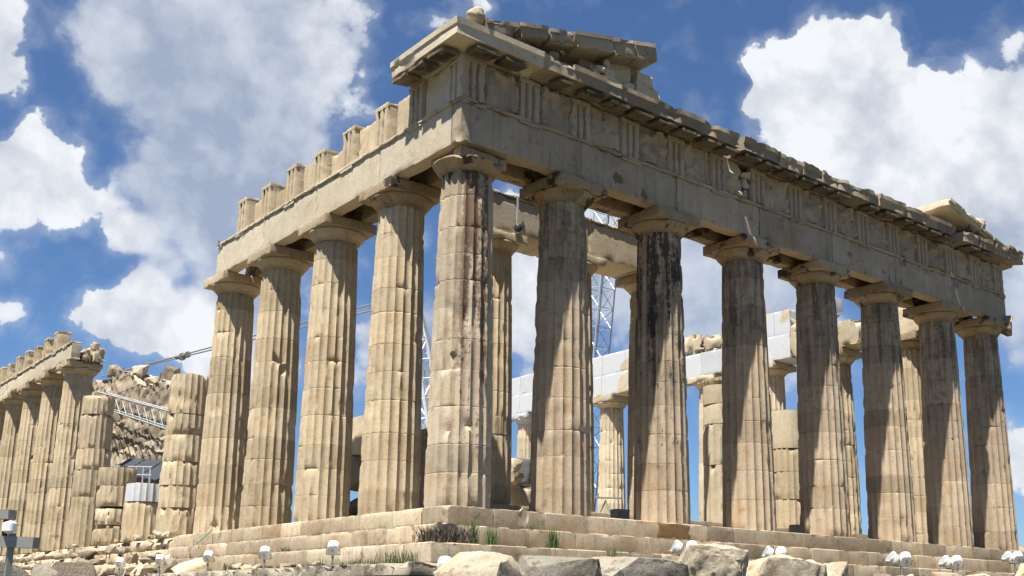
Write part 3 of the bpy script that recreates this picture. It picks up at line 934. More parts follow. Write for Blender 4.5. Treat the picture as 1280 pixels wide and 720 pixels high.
# flank: the corner bay keeps its metope, further on only the triglyphs stand
triglyph(temple, 0.10, 0.565, True, M_ENTF, 370, depth=0.3, chip=0.03)
obj('metope', grid_block(0.21, 0.5, 0.995, 2.19, F0, F1, seg=0.08, chip=0.05, rough=0.02, seed=371, relief=(0, -1, 0.05, 2.0)), M_ENTF, temple)
obj('frieze_backing', grid_block(0.55, 1.7, 1.76, 2.95, F0, F1, seg=0.3, chip=0.06, seed=372), M_ENTF, temple)
fh = {1: 1.335, 2: 1.38, 3: 1.34, 4: 1.22, 5: 1.37, 6: 1.28, 7: 1.36}
for i in range(1, 8):
    triglyph(temple, 0.10, TY[i], True, M_FLANK if i > 1 else M_ENT, 380 + i, depth=0.85, chip=0.018, h=fh[i], hole_shade=i > 1)
for i, (hh, xx, c0, c1) in enumerate([(1.26, 0.26, 0, 0.3), (1.16, 0.28, 0.1, 0), (0.9, 0.34, 0.25, 0.1), (1.12, 0.28, 0, 0.25), (0.85, 0.34, 0.15, 0), (1.0, 0.3, 0, 0.3)]):
    a, b = TY[i + 1] + 0.44 + c0, TY[i + 2] - 0.44 - c1
    obj('metope', grid_block(xx, xx + 0.2, a, b, F0, F0 + hh, seg=0.1, chip=0.05, rough=0.015, seed=395 + i, freq=2.0), M_FLANK, temple)

# ---- cornice
CP = [(-1.0, 13.121), (0.03, 13.121), (0.03, 13.20), (0.12, 13.245), (0.60, 13.21), (0.66, 13.21), (0.72, 13.215), (0.72, 13.50), (0.765, 13.54), (0.765, 13.715), (-1.0, 13.715)]
def cornice_block(a0, a1, seed, mat, parent, flank=False, muts=(), chip=0.05, broken=0.0, skip=0):
    g = Geo()
    if flank:
        fn = lambda a, u, v: (0.12 - u, a, v)
    else:
        fn = lambda a, u, v: (a, 0.12 - u, v)
    extrude(CP, a0, a1, 0.14, fn, chip, 1.8, seed, g)
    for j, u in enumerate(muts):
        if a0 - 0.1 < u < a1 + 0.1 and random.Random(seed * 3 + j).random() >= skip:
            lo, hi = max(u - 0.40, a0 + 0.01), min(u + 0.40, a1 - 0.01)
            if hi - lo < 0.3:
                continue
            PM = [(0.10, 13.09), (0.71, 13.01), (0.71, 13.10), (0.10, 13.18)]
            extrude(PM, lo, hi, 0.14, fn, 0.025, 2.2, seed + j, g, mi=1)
    dz = random.Random(seed * 13).uniform(-0.02, 0.025)
    dy = random.Random(seed * 17).uniform(-0.03, 0.03)
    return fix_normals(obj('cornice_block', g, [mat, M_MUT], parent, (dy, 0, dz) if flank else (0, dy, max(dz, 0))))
MU = []
for i in range(len(TX) - 1):
    MU += [TX[i], (TX[i] + TX[i + 1]) / 2]
MU.append(TX[-1])
M_CORN = marble('grey_cornice_marble', (0.42, 0.36, 0.27), (0.36, 0.30, 0.215), (0.20, 0.16, 0.115), pat=0.4, grime=0.45, crust=0.5, cthr=0.62, tone=0.3)
# corner block, mitred round the corner
def corner_cornice():
    g = Geo()
    ring = []
    m = len(CP)
    A = list(np.linspace(2.55, 0.35, 16))
    B = list(np.linspace(0.35, 2.98, 18))
    V = []
    for a in A:
        V += [(a - (0 if i else 0), 0.12 - u, v) for i, (u, v) in enumerate(CP)]
    V += [(0.12 - u, 0.12 - u, v) for (u, v) in CP]
    for b in B:
        V += [(0.12 - u, b, v) for (u, v) in CP]
    V = np.array(V)
    # inner side of the profile would fold at the corner: pull it straight
    inn = np.array([u < 0 for (u, v) in CP] * (len(A) + 1 + len(B)))
    V[inn, 0] = np.maximum(V[inn, 0], 1.12)
    V[inn, 1] = np.maximum(V[inn, 1], 1.12)
    n = fbm(V, 1.7, 3, 77)
    out = np.clip(0.4 - np.minimum(V[:, 0], V[:, 1]), 0, 1)
    for ax in (0, 1):
        msk = V[:, ax] < 0.1
        V[msk, ax] += (0.07 * np.clip((n[msk] - 0.5) * 5, 0, 1.3)) + 0.004
    F = []
    R = len(A) + 1 + len(B)
    for i in range(R - 1):
        for k in range(m):
            k2 = (k + 1) % m
            F.append((i * m + k, i * m + k2, (i + 1) * m + k2, (i + 1) * m + k))
    F.append(tuple(range(m)))
    F.append(tuple((R - 1) * m + k for k in range(m)))
    g.add(V, F)
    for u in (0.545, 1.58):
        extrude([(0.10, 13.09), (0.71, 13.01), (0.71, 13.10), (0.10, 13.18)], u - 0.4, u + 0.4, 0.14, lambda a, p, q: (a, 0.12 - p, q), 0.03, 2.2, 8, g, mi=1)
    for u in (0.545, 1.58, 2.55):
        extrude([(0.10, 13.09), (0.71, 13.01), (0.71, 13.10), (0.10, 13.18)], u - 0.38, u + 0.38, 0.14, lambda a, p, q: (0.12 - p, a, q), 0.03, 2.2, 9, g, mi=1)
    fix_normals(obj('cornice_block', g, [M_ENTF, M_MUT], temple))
corner_cornice()
cuts = [2.56, 3.75, 5.75, 7.9, 9.6, 11.4]
for i in range(len(cuts) - 1):
    cornice_block(cuts[i] + 0.006, cuts[i + 1] - 0.006, 402 + i, M_CORN, temple, muts=MU, chip=0.07, skip=0.05)
cuts = [11.68, 13.7, 15.0, 16.2, 18.1, 19.9, 21.7, 22.9, 24.1, 25.45]
for i in range(len(cuts) - 1):
    cornice_block(cuts[i] + 0.01, cuts[i + 1] - 0.006, 412 + i, M_CORN, temple, muts=MU, chip=0.08, skip=0.05)
obj('cornice_block', grid_block(25.5, 26.3, -0.05, 1.1, 13.121, 13.6, seg=0.12, chip=0.15, seed=431), M_CORN, temple)
cuts = [26.34, 27.6, 29.1, 30.4, 31.5]
for i in range(len(cuts) - 1):
    cornice_block(cuts[i] + 0.006, cuts[i + 1] - 0.006, 432 + i, M_CORN, temple, muts=MU, chip=0.12, skip=0.5)

# ---- what is left of the pediment
SL = math.radians(13.5)
def raking(x0, x1, z0, thick, seed, y0=-0.64, y1=0.85, mat=None, chip=0.06, slope=-SL, gouges=()):
    L = (x1 - x0) / math.cos(SL)
    g = grid_block(0, L, y0, y1, -thick, 0, seg=0.13, chip=chip, rough=0.015, seed=seed, gouges=gouges)
    grid_block(0.01, L - 0.01, y0 - 0.05, y0 + 0.2, -0.13, 0.012, seg=0.13, chip=chip * 0.6, rough=0.01, seed=seed + 2, g=g)
    return obj('raking_cornice_block', g, mat or M_CORN, temple, (x0, 0, z0), (0, slope, 0))
def rz(x):
    return 13.74 + 0.2401 * (x + 0.62)
raking(0.35, 1.52, rz(0.35), 0.38, 451, gouges=[((1.2, -0.7, -0.4), 0.4)])
raking(1.56, 2.7, rz(1.56) + 0.06, 0.44, 452, chip=0.09)
raking(2.71, 3.72, rz(2.71) + 0.02, 0.42, 453, chip=0.09)
raking(3.74, 5.3, rz(3.74) + 0.06, 0.52, 454)
raking(5.32, 6.3, rz(5.32) + 0.03, 0.58, 455)
raking(6.31, 7.25, rz(6.31) + 0.03, 0.58, 456, mat=M_ROCK)
for (a, b, z1, y0, y1, sd, mt) in [(0.4, 1.6, 13.98, 0.1, 0.8, 461, M_CORN), (1.62, 3.2, 14.1, 0.45, 0.95, 462, M_CORN), (3.22, 4.6, 14.45, 0.4, 0.95, 463, M_CORN),
                                   (4.62, 5.6, 14.75, 0.15, 0.95, 464, M_CORN), (5.62, 6.75, 14.9, 0.0, 0.95, 465, M_PALE)]:
    obj('tympanum_block', grid_block(a, b, y0, y1, 13.72, z1, seg=0.13, chip=0.07, rough=0.02, seed=sd), mt, temple)
obj('tympanum_block', grid_block(6.77, 7.9, -0.2, 1.1, 13.72, 14.4, seg=0.12, chip=0.10, rough=0.03, seed=467), M_PALE, temple)
obj('tympanum_block', grid_block(6.95, 7.75, -0.1, 1.0, 14.403, 14.85, seg=0.1, chip=0.10, rough=0.03, seed=468), M_PALE, temple)
obj('tympanum_block', grid_block(7.72, 8.3, 0.0, 1.0, 13.72, 14.02, seg=0.12, chip=0.14, rough=0.03, seed=469, thr=0.42), M_PALE, temple)
# far end
obj('tympanum_block', grid_block(24.4, 26.9, 0.1, 1.0, 13.72, 14.25, seg=0.14, chip=0.12, seed=471), M_PALE, temple)
raking(25.2, 27.75, 14.92, 0.34, 472, y0=-0.62, y1=1.3, mat=M_PALE, chip=0.08, slope=SL)
raking(27.8, 29.0, 14.3, 0.34, 473, y0=-0.5, y1=0.9, chip=0.14, slope=SL)
raking(29.02, 30.1, 14.02, 0.3, 474, y0=-0.5, y1=0.9, chip=0.15, slope=SL)
raking(30.12, 31.35, 13.88, 0.22, 475, y0=-0.62, y1=0.9, chip=0.12, slope=math.radians(5))
obj('tympanum_block', grid_block(27.0, 28.3, 0.0, 0.9, 13.72, 14.2, seg=0.13, chip=0.2, seed=476, thr=0.42), M_CORN, temple)
obj('pediment_fragment', boulder(0.55, 0.5, 0.75, 477, amp=0.09), M_ENT, temple, (28.55, -0.1, 14.55), (0.2, 0.3, 0))
obj('pediment_fragment', boulder(0.9, 0.6, 0.5, 478, amp=0.09), M_CORN, temple, (27.35, -0.3, 14.2), (0, 0.15, 0))
for q in range(9):
    r = random.Random(500 + q)
    obj('cornice_fragment', boulder(r.uniform(0.3, 0.7), r.uniform(0.3, 0.6), r.uniform(0.2, 0.4), 500 + q, sub=2, amp=0.05), M_CORN, temple,
        (r.choice([1.4, 2.1, 2.6, 3.3, 8.6, 12.3, 29.5, 30.3, 14.0]) + r.uniform(-0.2, 0.2), r.uniform(-0.35, 0.3), 13.85), (0, 0, r.uniform(0, 3)))

def lump(parts, seed, amp=0.03):
    """blobs joined into one carved-looking mesh by a voxel remesh"""
    g = Geo()
    for (c, rx, ry, rz_, rot) in parts:
        bm = bmesh.new()
        bmesh.ops.create_icosphere(bm, subdivisions=3, radius=1)
        M = Matrix.Translation(c) @ Euler(rot).to_matrix().to_4x4() @ Matrix.Diagonal((rx, ry, rz_, 1))
        bmesh.ops.transform(bm, matrix=M, verts=bm.verts)
        bm.verts.index_update()
        g.add([v.co[:] for v in bm.verts], [tuple(v.index for v in f.verts) for f in bm.faces])
        bm.free()
    me = bpy.data.meshes.new('tmp')
    me.from_pydata(g.verts().tolist(), [], g.F)
    o = bpy.data.objects.new('tmp', me)
    COL.objects.link(o)
    md = o.modifiers.new('r', 'REMESH')
    md.mode = 'VOXEL'
    md.voxel_size = 0.035
    dg = bpy.context.evaluated_depsgraph_get()
    em = bpy.data.meshes.new_from_object(o.evaluated_get(dg))
    V = np.array([v.co[:] for v in em.vertices])
    N = np.array([v.normal[:] for v in em.vertices])
    F = [tuple(p.vertices) for p in em.polygons]
    bpy.data.objects.remove(o)
    V = V + N * ((fbm(V + seed, 5.0, 3, seed) - 0.5) * 2 * amp)[:, None]
    return Geo().add(V, F)

o = obj('lion_head', lump([((0, 0, 0.18), 0.27, 0.24, 0.24, (0, 0, 0)), ((-0.17, -0.05, 0.15), 0.16, 0.15, 0.13, (0, 0.3, 0)), ((0.08, 0, 0.36), 0.19, 0.2, 0.16, (0, 0, 0)),
                         ((0.12, 0.02, 0.2), 0.22, 0.22, 0.3, (0, 0, 0)), ((-0.05, -0.14, 0.33), 0.07, 0.05, 0.07, (0, 0, 0))], 1), M_ROCK, None, (0.12, -0.42, 13.86), sharp=60)
tag(o, 'weathered stone lion head perched on the very corner of the cornice', 'sculpture')
for loc, rz_, lab in [((4.95, -0.15, 13.73), 0.2, 'broken carved horse head with pale top resting on the cornice ledge'), ]:
    o = obj('horse_head', lump([((0, 0, 0.25), 0.14, 0.2, 0.28, (0.5, 0, 0)), ((0, -0.22, 0.38), 0.11, 0.26, 0.12, (0.5, 0, 0)), ((0, 0.08, 0.5), 0.09, 0.1, 0.12, (0, 0, 0))], 4), M_PALE, None, loc, (0, 0, rz_), sharp=60)
    tag(o, lab, 'sculpture')
o = obj('reclining_statue', lump([((0, 0, 0.35), 0.22, 0.2, 0.38, (0, 0.35, 0)), ((0.32, -0.05, 0.16), 0.42, 0.17, 0.16, (0, 0.1, 0)), ((0.75, -0.1, 0.25), 0.32, 0.13, 0.13, (0, -0.6, 0)),
                                 ((-0.1, 0, 0.78), 0.12, 0.12, 0.15, (0, 0, 0)), ((-0.25, -0.1, 0.3), 0.1, 0.1, 0.32, (0, 0.2, 0)), ((1.0, -0.1, 0.2), 0.1, 0.1, 0.28, (0, 0.3, 0))], 6), M_PALE, None,
        (5.55, -0.2, 13.73), (0, 0, 0.1), sharp=60)
tag(o, 'worn reclining figure sculpture sheltered under the raking slabs of the pediment', 'sculpture')
# ------------------------------------------------------------------ the inner porch
porch = empty('inner_porch', (5.6, 6.0, 0.7), label='inner row of three intact fluted columns under a plain beam behind the front columns', cat='porch')
PQ = (-5.6, -6.0, -0.7)
def pcol(parent, x, seed, mat=None):
    return column(parent, (x - 5.6, 0, 0), seed, mat or M_FLANK, M_PALE, R0=0.80, R1=0.66, H=8.8, neck=8.95, top=9.6, aw=0.88, dmg=1.2)
for i, x in enumerate((5.65, 9.45, 13.25)):
    pcol(porch, x, 601 + i)
for (a, b, sd) in ((4.75, 7.5, 611), (7.51, 9.45, 612), (9.46, 12.2, 613), (12.21, 14.1, 614)):
    g = grid_block(a, b, 5.2, 6.8, 10.304, 11.62, chip=0.05, seed=sd, segs=(0.16, 0.5, 0.16))
    grid_block(a, b, 5.14, 6.86, 11.622, 11.74, chip=0.05, seed=sd + 20, segs=(0.12, 0.5, 0.06), g=g)
    obj('architrave_block', g, M_ENTF if sd != 613 else M_PALE, porch, PQ)
hl = empty('hanging_lamp', (6.0, 5.08, 10.5), label='dark lamp on a steel strap hanging off the inner beam', cat='lamp')
g = Geo()
grid_block(-0.04, 0.04, -0.02, 0.02, 0.1, 1.2, seg=0.3, chip=0.002, g=g)
obj('strap', g, M_LGREY, hl)
g = lathe([(0.02, -0.16), (0.13, -0.12), (0.16, 0.0), (0.12, 0.1), (0.04, 0.14)], 16)
obj('lamp_head', g, M_DARK, hl, (0, -0.05, 0))

# ------------------------------------------------------------------ broken and part rebuilt columns
def stub(loc, label, spec, seed, R0=0.93, R1=0.745, H=9.72, group=None, jitter=0.02):
    """spec: [(z0, z1, material, fluted, tilt, ragged, dmg)] - one mesh per drum"""
    t = empty('broken_column', loc, label=label, cat='column', group=group)
    t['kind'] = 'thing'
    r = random.Random(seed)
    for i, (z0, z1, mat, fl, tilt, rag, dmg) in enumerate(spec):
        fd = 0.052 if fl else 0.004
        gg = []
        if dmg > 1.3:
            for _ in range(2):
                th, z = r.uniform(PI * 0.9, PI * 1.8), r.choice((z0, z1))
                gg.append(((1.0 * math.cos(th), 1.0 * math.sin(th), z - z0), r.uniform(0.2, 0.34)))
        g = shaft(0.004, z1 - z0, lambda z: rf(z + z0, R0, R1, H), seed + i * 3, dmg, (), fdepth=fd, gouges=gg, ragged=rag, tones=[r.random()])
        o = obj('drum', g, mat, t, (r.uniform(-jitter, jitter), r.uniform(-jitter, jitter), z0), (tilt, tilt * 0.5, 0 if z0 == 0 else r.uniform(-0.03, 0.03)), sharp=33)
    return t
F_ = M_FLANK
stub((1, FY[5], 0), 'tall broken fluted column with six drums standing alone beside the near flank columns',
     [(0, 1.25, F_, 1, 0, 0, 1.6), (1.26, 2.2, F_, 1, 0, 0, 1.2), (2.21, 3.2, F_, 1, 0, 0, 1.8), (3.21, 4.35, F_, 1, 0, 0, 1.2), (4.36, 5.25, F_, 1, 0, 0, 1.5), (5.27, 7.1, F_, 1, 0, 0.12, 1.4)], 700)
stub((1, FY[6], 0), 'short column stump topped with one new white fluted drum',
     [(0, 1.78, F_, 1, 0, 0, 1.3), (1.80, 2.62, M_NEW, 1, 0, 0, 0.1)], 720)
stub((1, FY[7], 0), 'short stump of four battered drums with a wedge gap between the lower ones',
     [(0, 0.85, F_, 1, 0, 0.1, 1.8), (0.98, 1.75, F_, 1, 0.03, 0, 1.7), (1.85, 2.85, F_, 1, -0.01, 0, 1.4), (2.87, 3.8, F_, 1, 0, 0.06, 1.3)], 740)
stub((1, FY[8], 0), 'tall broken column without capital beside the far colonnade that still carries a beam',
     [(0, 2.6, F_, 1, 0, 0, 1.0), (2.61, 4.0, F_, 1, 0, 0, 1.0), (4.01, 5.1, F_, 1, 0, 0, 1.4), (5.11, 6.9, F_, 1, 0, 0, 1.9), (6.92, 8.0, F_, 1, 0, 0.08, 1.3)], 760)
stub((17.6, 6.0, 0.7), 'part rebuilt inner column with a plain smooth band below its broken fluted tip',
     [(0, 2.4, M_PALE, 1, 0, 0, 1.9), (2.41, 4.1, M_PALE, 1, 0, 0, 1.6), (4.12, 4.95, M_PALE, 0, 0, 0, 0.2), (4.96, 5.75, M_PALE, 0, 0, 0, 0.2), (5.78, 6.7, F_, 1, 0, 0.6, 2.0)], 780, R0=0.82, R1=0.68, H=8.9)
stub((21.9, 6.0, 0.7), 'shorter inner column stump capped by a smooth new drum',
     [(0, 1.3, F_, 1, 0, 0, 1.4), (1.31, 2.5, F_, 1, 0, 0, 1.1), (2.51, 3.5, F_, 1, 0, 0, 1.1), (3.52, 5.2, M_PALE, 0, 0, 0, 0.2)], 800, R0=0.82, R1=0.68, H=8.9)

# ------------------------------------------------------------------ the far end of the flank
far = empty('far_colonnade', (1, FY[9], 0), label='separate far row of weathered columns with beam and triglyphs on the south flank', cat='colonnade')
FQ = (-1, -FY[9], 0)
for i in range(9, 15):
    column(far, (0, FY[i] - FY[9], 0), 820 + i, M_FLANK, M_CAPL, dmg=1.5 if i == 9 else 1.0, capchip=0.035 if i > 9 else 0.08)
ay = [37.7] + FY[10:15] + [62.2]
for i in range(len(ay) - 1):
    o = arch_block(far, ay[i], ay[i + 1], 0.12, 1, M_ENTF, 840 + i, reg=TY, depth=0.5, chip=0.06, zt=11.42)
    o.location = FQ
    o = arch_block(far, max(ay[i], 38.6), ay[i + 1], 1.30, 1, M_CAPL, 850 + i, taenia=False, depth=0.58, zt=11.42)
    o.location = FQ
obj('architrave_block', grid_block(0.75, 1.25, 37.75, 39.2, A0, 11.2, seg=0.13, chip=0.14, seed=861, thr=0.44), M_ENT, far, FQ)
obj('architrave_block', grid_block(1.3, 1.95, 37.6, 38.55, A0, 11.25, seg=0.13, chip=0.16, seed=862, thr=0.44), M_PALE, far, FQ)
obj('architrave_fragment', boulder(0.5, 0.6, 0.5, 863, sub=2), M_PALE, far, (1.5 + FQ[0], 38.2 + FQ[1], 11.35))
for i, y in enumerate(TY):
    if 40.5 < y < 62:
        h = 1.18 if i % 3 else 1.08
        o = triglyph(far, 0.10 + FQ[0], y + FQ[1], True, M_FLANK, 870 + i, depth=0.72, chip=0.03, h=h)
        o.location.z = 11.423
for i, y in enumerate(TY[:-1]):
    if 41 < y < 61 and i % 2 == 0:
        obj('metope', grid_block(0.36, 0.5, y + 0.45, y + 1.69, 11.423, 11.423 + random.Random(i).uniform(0.4, 1.0), seg=0.13, chip=0.15, seed=900 + i), M_ENTF, far, FQ)

# ------------------------------------------------------------------ the north side, partly restored in new marble
north = empty('restored_colonnade', (29.88, FY[2], 0), label='far side colonnade whose beam is patched with bright new white marble', cat='colonnade')
NQ = (-29.88, -FY[2], 0)
nm = {2: M_FLANK, 3: M_PALE, 4: M_PALE, 5: M_PALE, 6: M_PALE, 7: M_PALE, 8: M_PALE, 9: M_PALE, 10: M_PALE}
for i in range(2, 11):
    column(north, (0, FY[i] - FY[2], 0), 920 + i, nm[i], M_PALE if i < 7 else M_NEW, dmg=1.4 if i in (2, 6) else 0.8, capchip=0.06)
ys = [6.9, 8.99, 11.2, FY[3], FY[4], FY[5], FY[6], FY[7], FY[8], FY[9], FY[10] + 1.0]
am = [M_PALE, M_PALE, M_NEW, M_NEW, M_PATCH, M_PATCH, M_PATCH, M_PATCH, M_PATCH, M_NEW]
fmt = [(1.0, M_PALE), (0.85, M_PALE), (1.33, M_PATCH), (1.0, M_PALE), (1.25, M_PALE), (1.33, M_PATCH), (1.33, M_PATCH), (1.33, M_NEW), (1.33, M_PATCH), (1.0, M_PALE)]
for i in range(len(ys) - 1):
    gg = [((29.0, 6.7, 11.9), 0.7)] if i == 0 else ()
    rough = am[i] is M_PALE
    obj('architrave_block', grid_block(29.0, 30.72, ys[i] + 0.005, ys[i + 1] - 0.005, A0, A1, chip=0.10 if rough else 0.02, seed=940 + i, segs=(0.4, 0.16, 0.16), gouges=gg, rough=0.012 if rough else 0.003), am[i], north, NQ)
    h, mt = fmt[i]
    rg = mt is M_PALE
    if i == 0:
        continue
    js = [ys[i] + (ys[i + 1] - ys[i]) * 0.5]
    obj('frieze_block', grid_block(29.06, 30.5, ys[i] + 0.005, ys[i + 1] - 0.005, A1 + 0.003, A1 + h, chip=0.22 if rg else 0.02, seed=960 + i, thr=0.42, segs=(0.4, 0.14, 0.14), rough=0.03 if rg else 0.003,
                                    joints={1: js}), mt, north, NQ)
obj('frieze_block', grid_block(29.1, 30.3, 8.7, 10.1, A1 + 0.86, A1 + 1.55, chip=0.02, seed=980, seg=0.3), M_NEW, north, NQ)
obj('frieze_fragment', boulder(0.9, 1.4, 0.4, 981, amp=0.06), M_PALE, north, (0, FY[4] + 1.5 - FY[2], A1 + 1.2))

# ------------------------------------------------------------------ ruined inner walls and blocks lying inside
def wall_geo(x0, x1, y0, y1, z0, prof, seed, cz=0.9, cy=1.3):
    top = max(h for _, h in prof)
    zz = list(np.arange(z0 + cz, top - 0.2, cz))
    g = grid_block(x0, x1, y0, y1, z0, top, chip=0.2, rough=0.16, seed=seed, joints={2: zz}, segs=(0.4, 0.16, 0.14), jdepth=0.10, thr=0.44, freq=1.1)
    V = g.V[0]
    ph = np.interp(V[:, 1], [p for p, _ in prof], [h for _, h in prof])
    st = np.floor(fbm(np.stack([V[:, 1] * 0.5, 0 * V[:, 1], 0 * V[:, 1]], 1) + seed, 1.0, 2, seed) * 7) / 7 - 0.5
    lim = ph + st * 1.1
    V[:, 2] = np.where(V[:, 2] > lim, lim + (V[:, 2] - lim) * 0.04, V[:, 2])
    return g
cw = empty('inner_wall', (5.2, 42, 0), label='rough ruined inner wall of broken stone courses seen through the gap in the flank', cat='wall')
obj('wall_course', wall_geo(4.7, 5.9, 33.8, 58, 0.02, [(33.8, 8.7), (36, 9.3), (40, 10.3), (44, 11.2), (48, 11.6), (58, 12)], 1001), M_WALL, cw, (-5.2, -42, 0))
def loose(name, g, mat, loc, label, cat='stone block', rot=(0, 0, 0), group=None):
    o = obj(name, g, mat, None, loc, rot)
    return tag(o, label, cat, group)
loose('stone_block', boulder(0.9, 1.7, 0.75, 1011), M_WALL, (5.2, 46.5, 11.85), 'dark loose block on the ruined inner wall, beside the cable')
loose('stone_block', boulder(1.0, 1.9, 0.95, 1012), M_WALL, (5.2, 41.5, 10.95), 'flat loose block on the middle of the ruined inner wall')
loose('stone_block', boulder(1.0, 1.9, 1.25, 1013), M_BROWN, (5.2, 36.6, 9.85), 'brown upright loose block on the inner wall near the lone broken column')
loose('stone_block', boulder(0.8, 1.1, 0.6, 1014), M_WALL, (5.1, 38.9, 10.1), 'small rounded loose block between two larger ones on the inner wall')
loose('stone_block', grid_block(5, 6.4, 13.4, 16.2, 3.2, 4.75, seg=0.16, chip=0.14, seed=1021), M_PALE, (0, 0, 0), 'pale squared block on top of a dark pile, seen between flank columns')
loose('stone_block', boulder(1.8, 2.4, 1.5, 1022), M_WALL, (5.6, 14.6, 2.42), 'rounded dark block under the pale squared block')
loose('stone_block', boulder(2.0, 3.0, 1.7, 1023), M_GREY, (5.6, 14.5, 0.86), 'lowest dark block of the pile behind the flank columns')
loose('wall_stub', grid_block(4.6, 5.7, 8.6, 10.0, 0.703, 3.6, seg=0.2, chip=0.08, seed=1024), M_WALL, (0, 0, 0), 'upright grey slab standing just behind the corner column', 'wall stub')
loose('stone_block', grid_block(8.85, 9.5, 8.6, 9.4, 1.86, 2.92, seg=0.2, chip=0.015, seed=1031), plain('grey_repair_stone', (0.27, 0.28, 0.29), 0.8, var=0.12, bump=0.2), (0, 0, 0), 'smooth grey squared repair block, left one of two standing on a ledge inside')
loose('stone_block', grid_block(9.54, 10.3, 8.65, 9.4, 1.86, 2.98, seg=0.2, chip=0.015, seed=1032), bpy.data.materials['grey_repair_stone'], (0, 0, 0), 'smooth grey squared repair block, right one of two standing on a ledge inside')
loose('stone_block', grid_block(8.3, 10.6, 8.5, 9.8, 0.703, 1.85, seg=0.2, chip=0.12, seed=1033), M_PALE, (0, 0, 0), 'long pale block carrying two smooth grey repair blocks')
loose('broken_stone', boulder(0.75, 0.7, 0.5, 1034, sub=2), M_PALE, (8.5, 8.35, 2.1), 'lower golden broken stone stacked beside the grey repair blocks', 'stone')
loose('broken_stone', boulder(0.65, 0.6, 0.55, 1035, sub=2), M_PALE, (8.5, 8.4, 2.55), 'upper golden broken stone stacked beside the grey repair blocks', 'stone')
loose('broken_stone', boulder(0.8, 0.5, 0.3, 1036, sub=2), M_PALE, (9.3, 8.0, 0.86), 'thin pale slab lying at the foot of the inside blocks', 'stone', (0, 0.15, 0.3))
loose('broken_stone', boulder(0.75, 0.5, 0.35, 1037), M_ROCK, (4.85, 3.1, 0.18), 'small broken stone lying on the floor edge between corner and second front column', 'stone')

def box_lamp(loc, label, s=1.0):
    t = empty('box_lamp', loc, label=label, cat='lamp')
    obj('housing', grid_block(-0.28 * s, 0.28 * s, -0.2, 0.2, 0.16, 0.62, seg=0.2, chip=0.02, seed=3), M_GMETAL, t)
    obj('bracket', grid_block(-0.2 * s, 0.2 * s, -0.1, 0.1, 0.0, 0.158, seg=0.2, chip=0.01, seed=4), M_DARK, t)
    obj('glass', grid_block(-0.23 * s, 0.23 * s, 0.203, 0.215, 0.2, 0.58, seg=0.3, chip=0.002, seed=4), M_LENS, t)
box_lamp((9.0, 3.0, 0.003), 'dark grey box lamp on the floor between second and third front columns')
box_lamp((18.42, 3.0, 0.003), 'black box lamp on the floor beside the stump with the smooth drum', 0.8)
t = empty('survey_tripod', (17.9, 13.5, 0.7), label='spindly metal tripod carrying a long horizontal bar inside the ruin', cat='tripod')
for a in (0.3, 2.4, 4.5):
    g = Geo()
    tube(g, (0, 0, 1.55), (0.75 * math.cos(a), 0.75 * math.sin(a), 0.0), 0.035)
    obj('leg', g, M_GREENP, t)
g = Geo()
tube(g, (-0.75, 0, 1.62), (0.95, 0, 1.72), 0.045)
tube(g, (-0.5, 0, 1.6), (-0.5, 0, 1.85), 0.04)
tube(g, (0.5, 0, 1.66), (0.5, 0, 1.9), 0.04)
obj('bar', g, M_GMETAL, t)

# ------------------------------------------------------------------ cranes, cable and site works
def lattice(g, P, Q, w, n, r=0.07, rb=0.035, up=(0, 0, 1), taper=1.0):
    P, Q = Vector(P), Vector(Q)
    d = (Q - P).normalized()
    a = d.cross(Vector(up)).normalized()
    b = d.cross(a)
    def cor(t, i):
        s = w / 2 * (1 + (taper - 1) * t)
        sx, sy = ((1, 1), (1, -1), (-1, -1), (-1, 1))[i]
        return P + (Q - P) * t + a * s * sx + b * s * sy
    for i in range(4):
        tube(g, cor(0, i), cor(1, i), r, 6)
    for k in range(n):
        t0, t1 = k / n, (k + 1) / n
        for i in range(4):
            j = (i + 1) % 4
            if k % 2 == 0:
                tube(g, cor(t0, i), cor(t1, j), rb, 5, caps=False)
            else:
                tube(g, cor(t0, j), cor(t1, i), rb, 5, caps=False)
            tube(g, cor(t1, i), cor(t1, j), rb, 5, caps=False)
cr = empty('lattice_crane', (36, 37.3, -2.7), label='pale lattice crane mast rising behind the restored colonnade', cat='crane')
CO = (-36, -37.3, 2.7)
g = Geo()
lattice(g, (36, 37.0, -1.4), (36, 32.6, 31), 1.5, 22, 0.065, 0.028, up=(1, 0, 0))
obj('mast', g, M_LGREY, cr, CO)
obj('crane_base', grid_block(34.6, 37.4, 34.8, 39.5, -2.75, -1.4, seg=0.6, chip=0.03, seed=2), M_CRANE, cr, CO)
g = Geo()
tube(g, (36, 32.2, 31), (36.3, 38.5, -1.4), 0.03)
tube(g, (35.3, 34.6, 31), (35.3, 39.0, -1.4), 0.03)
obj('cable', g, M_DARK, cr, CO)

jb = empty('crane_jib', (14.8, 22, 0.0), label='white lattice crane jib showing in the narrow gap beside the corner column', cat='crane')
JO = (-14.8, -22, 0)
g = Geo()
lattice(g, (14.75, 22, 0.9), (12.15, 22, 12.5), 1.0, 12, 0.085, 0.045, up=(0, 1, 0), taper=0.6)
obj('jib_lattice', g, M_CRANE, jb, JO)
obj('jib_foot', grid_block(13.9, 15.7, 21.2, 22.8, 0.0, 0.9, seg=0.4, chip=0.02, seed=2), M_CRANE, jb, JO)
g = lathe([(0.05, -0.3), (0.3, -0.25), (0.3, 0.25), (0.05, 0.3)], 14)
obj('tip_pulley', g, M_DARK, jb, (11.95 + JO[0], 22 + JO[1], 12.8), (PI / 2, 0, 0))
g = Geo()
tube(g, (11.95, 22, 12.8), (13.2, 22.4, 11.5), 0.07)
tube(g, (12.5, 21.5, 11.9), (13.9, 21.5, 8.2), 0.06)
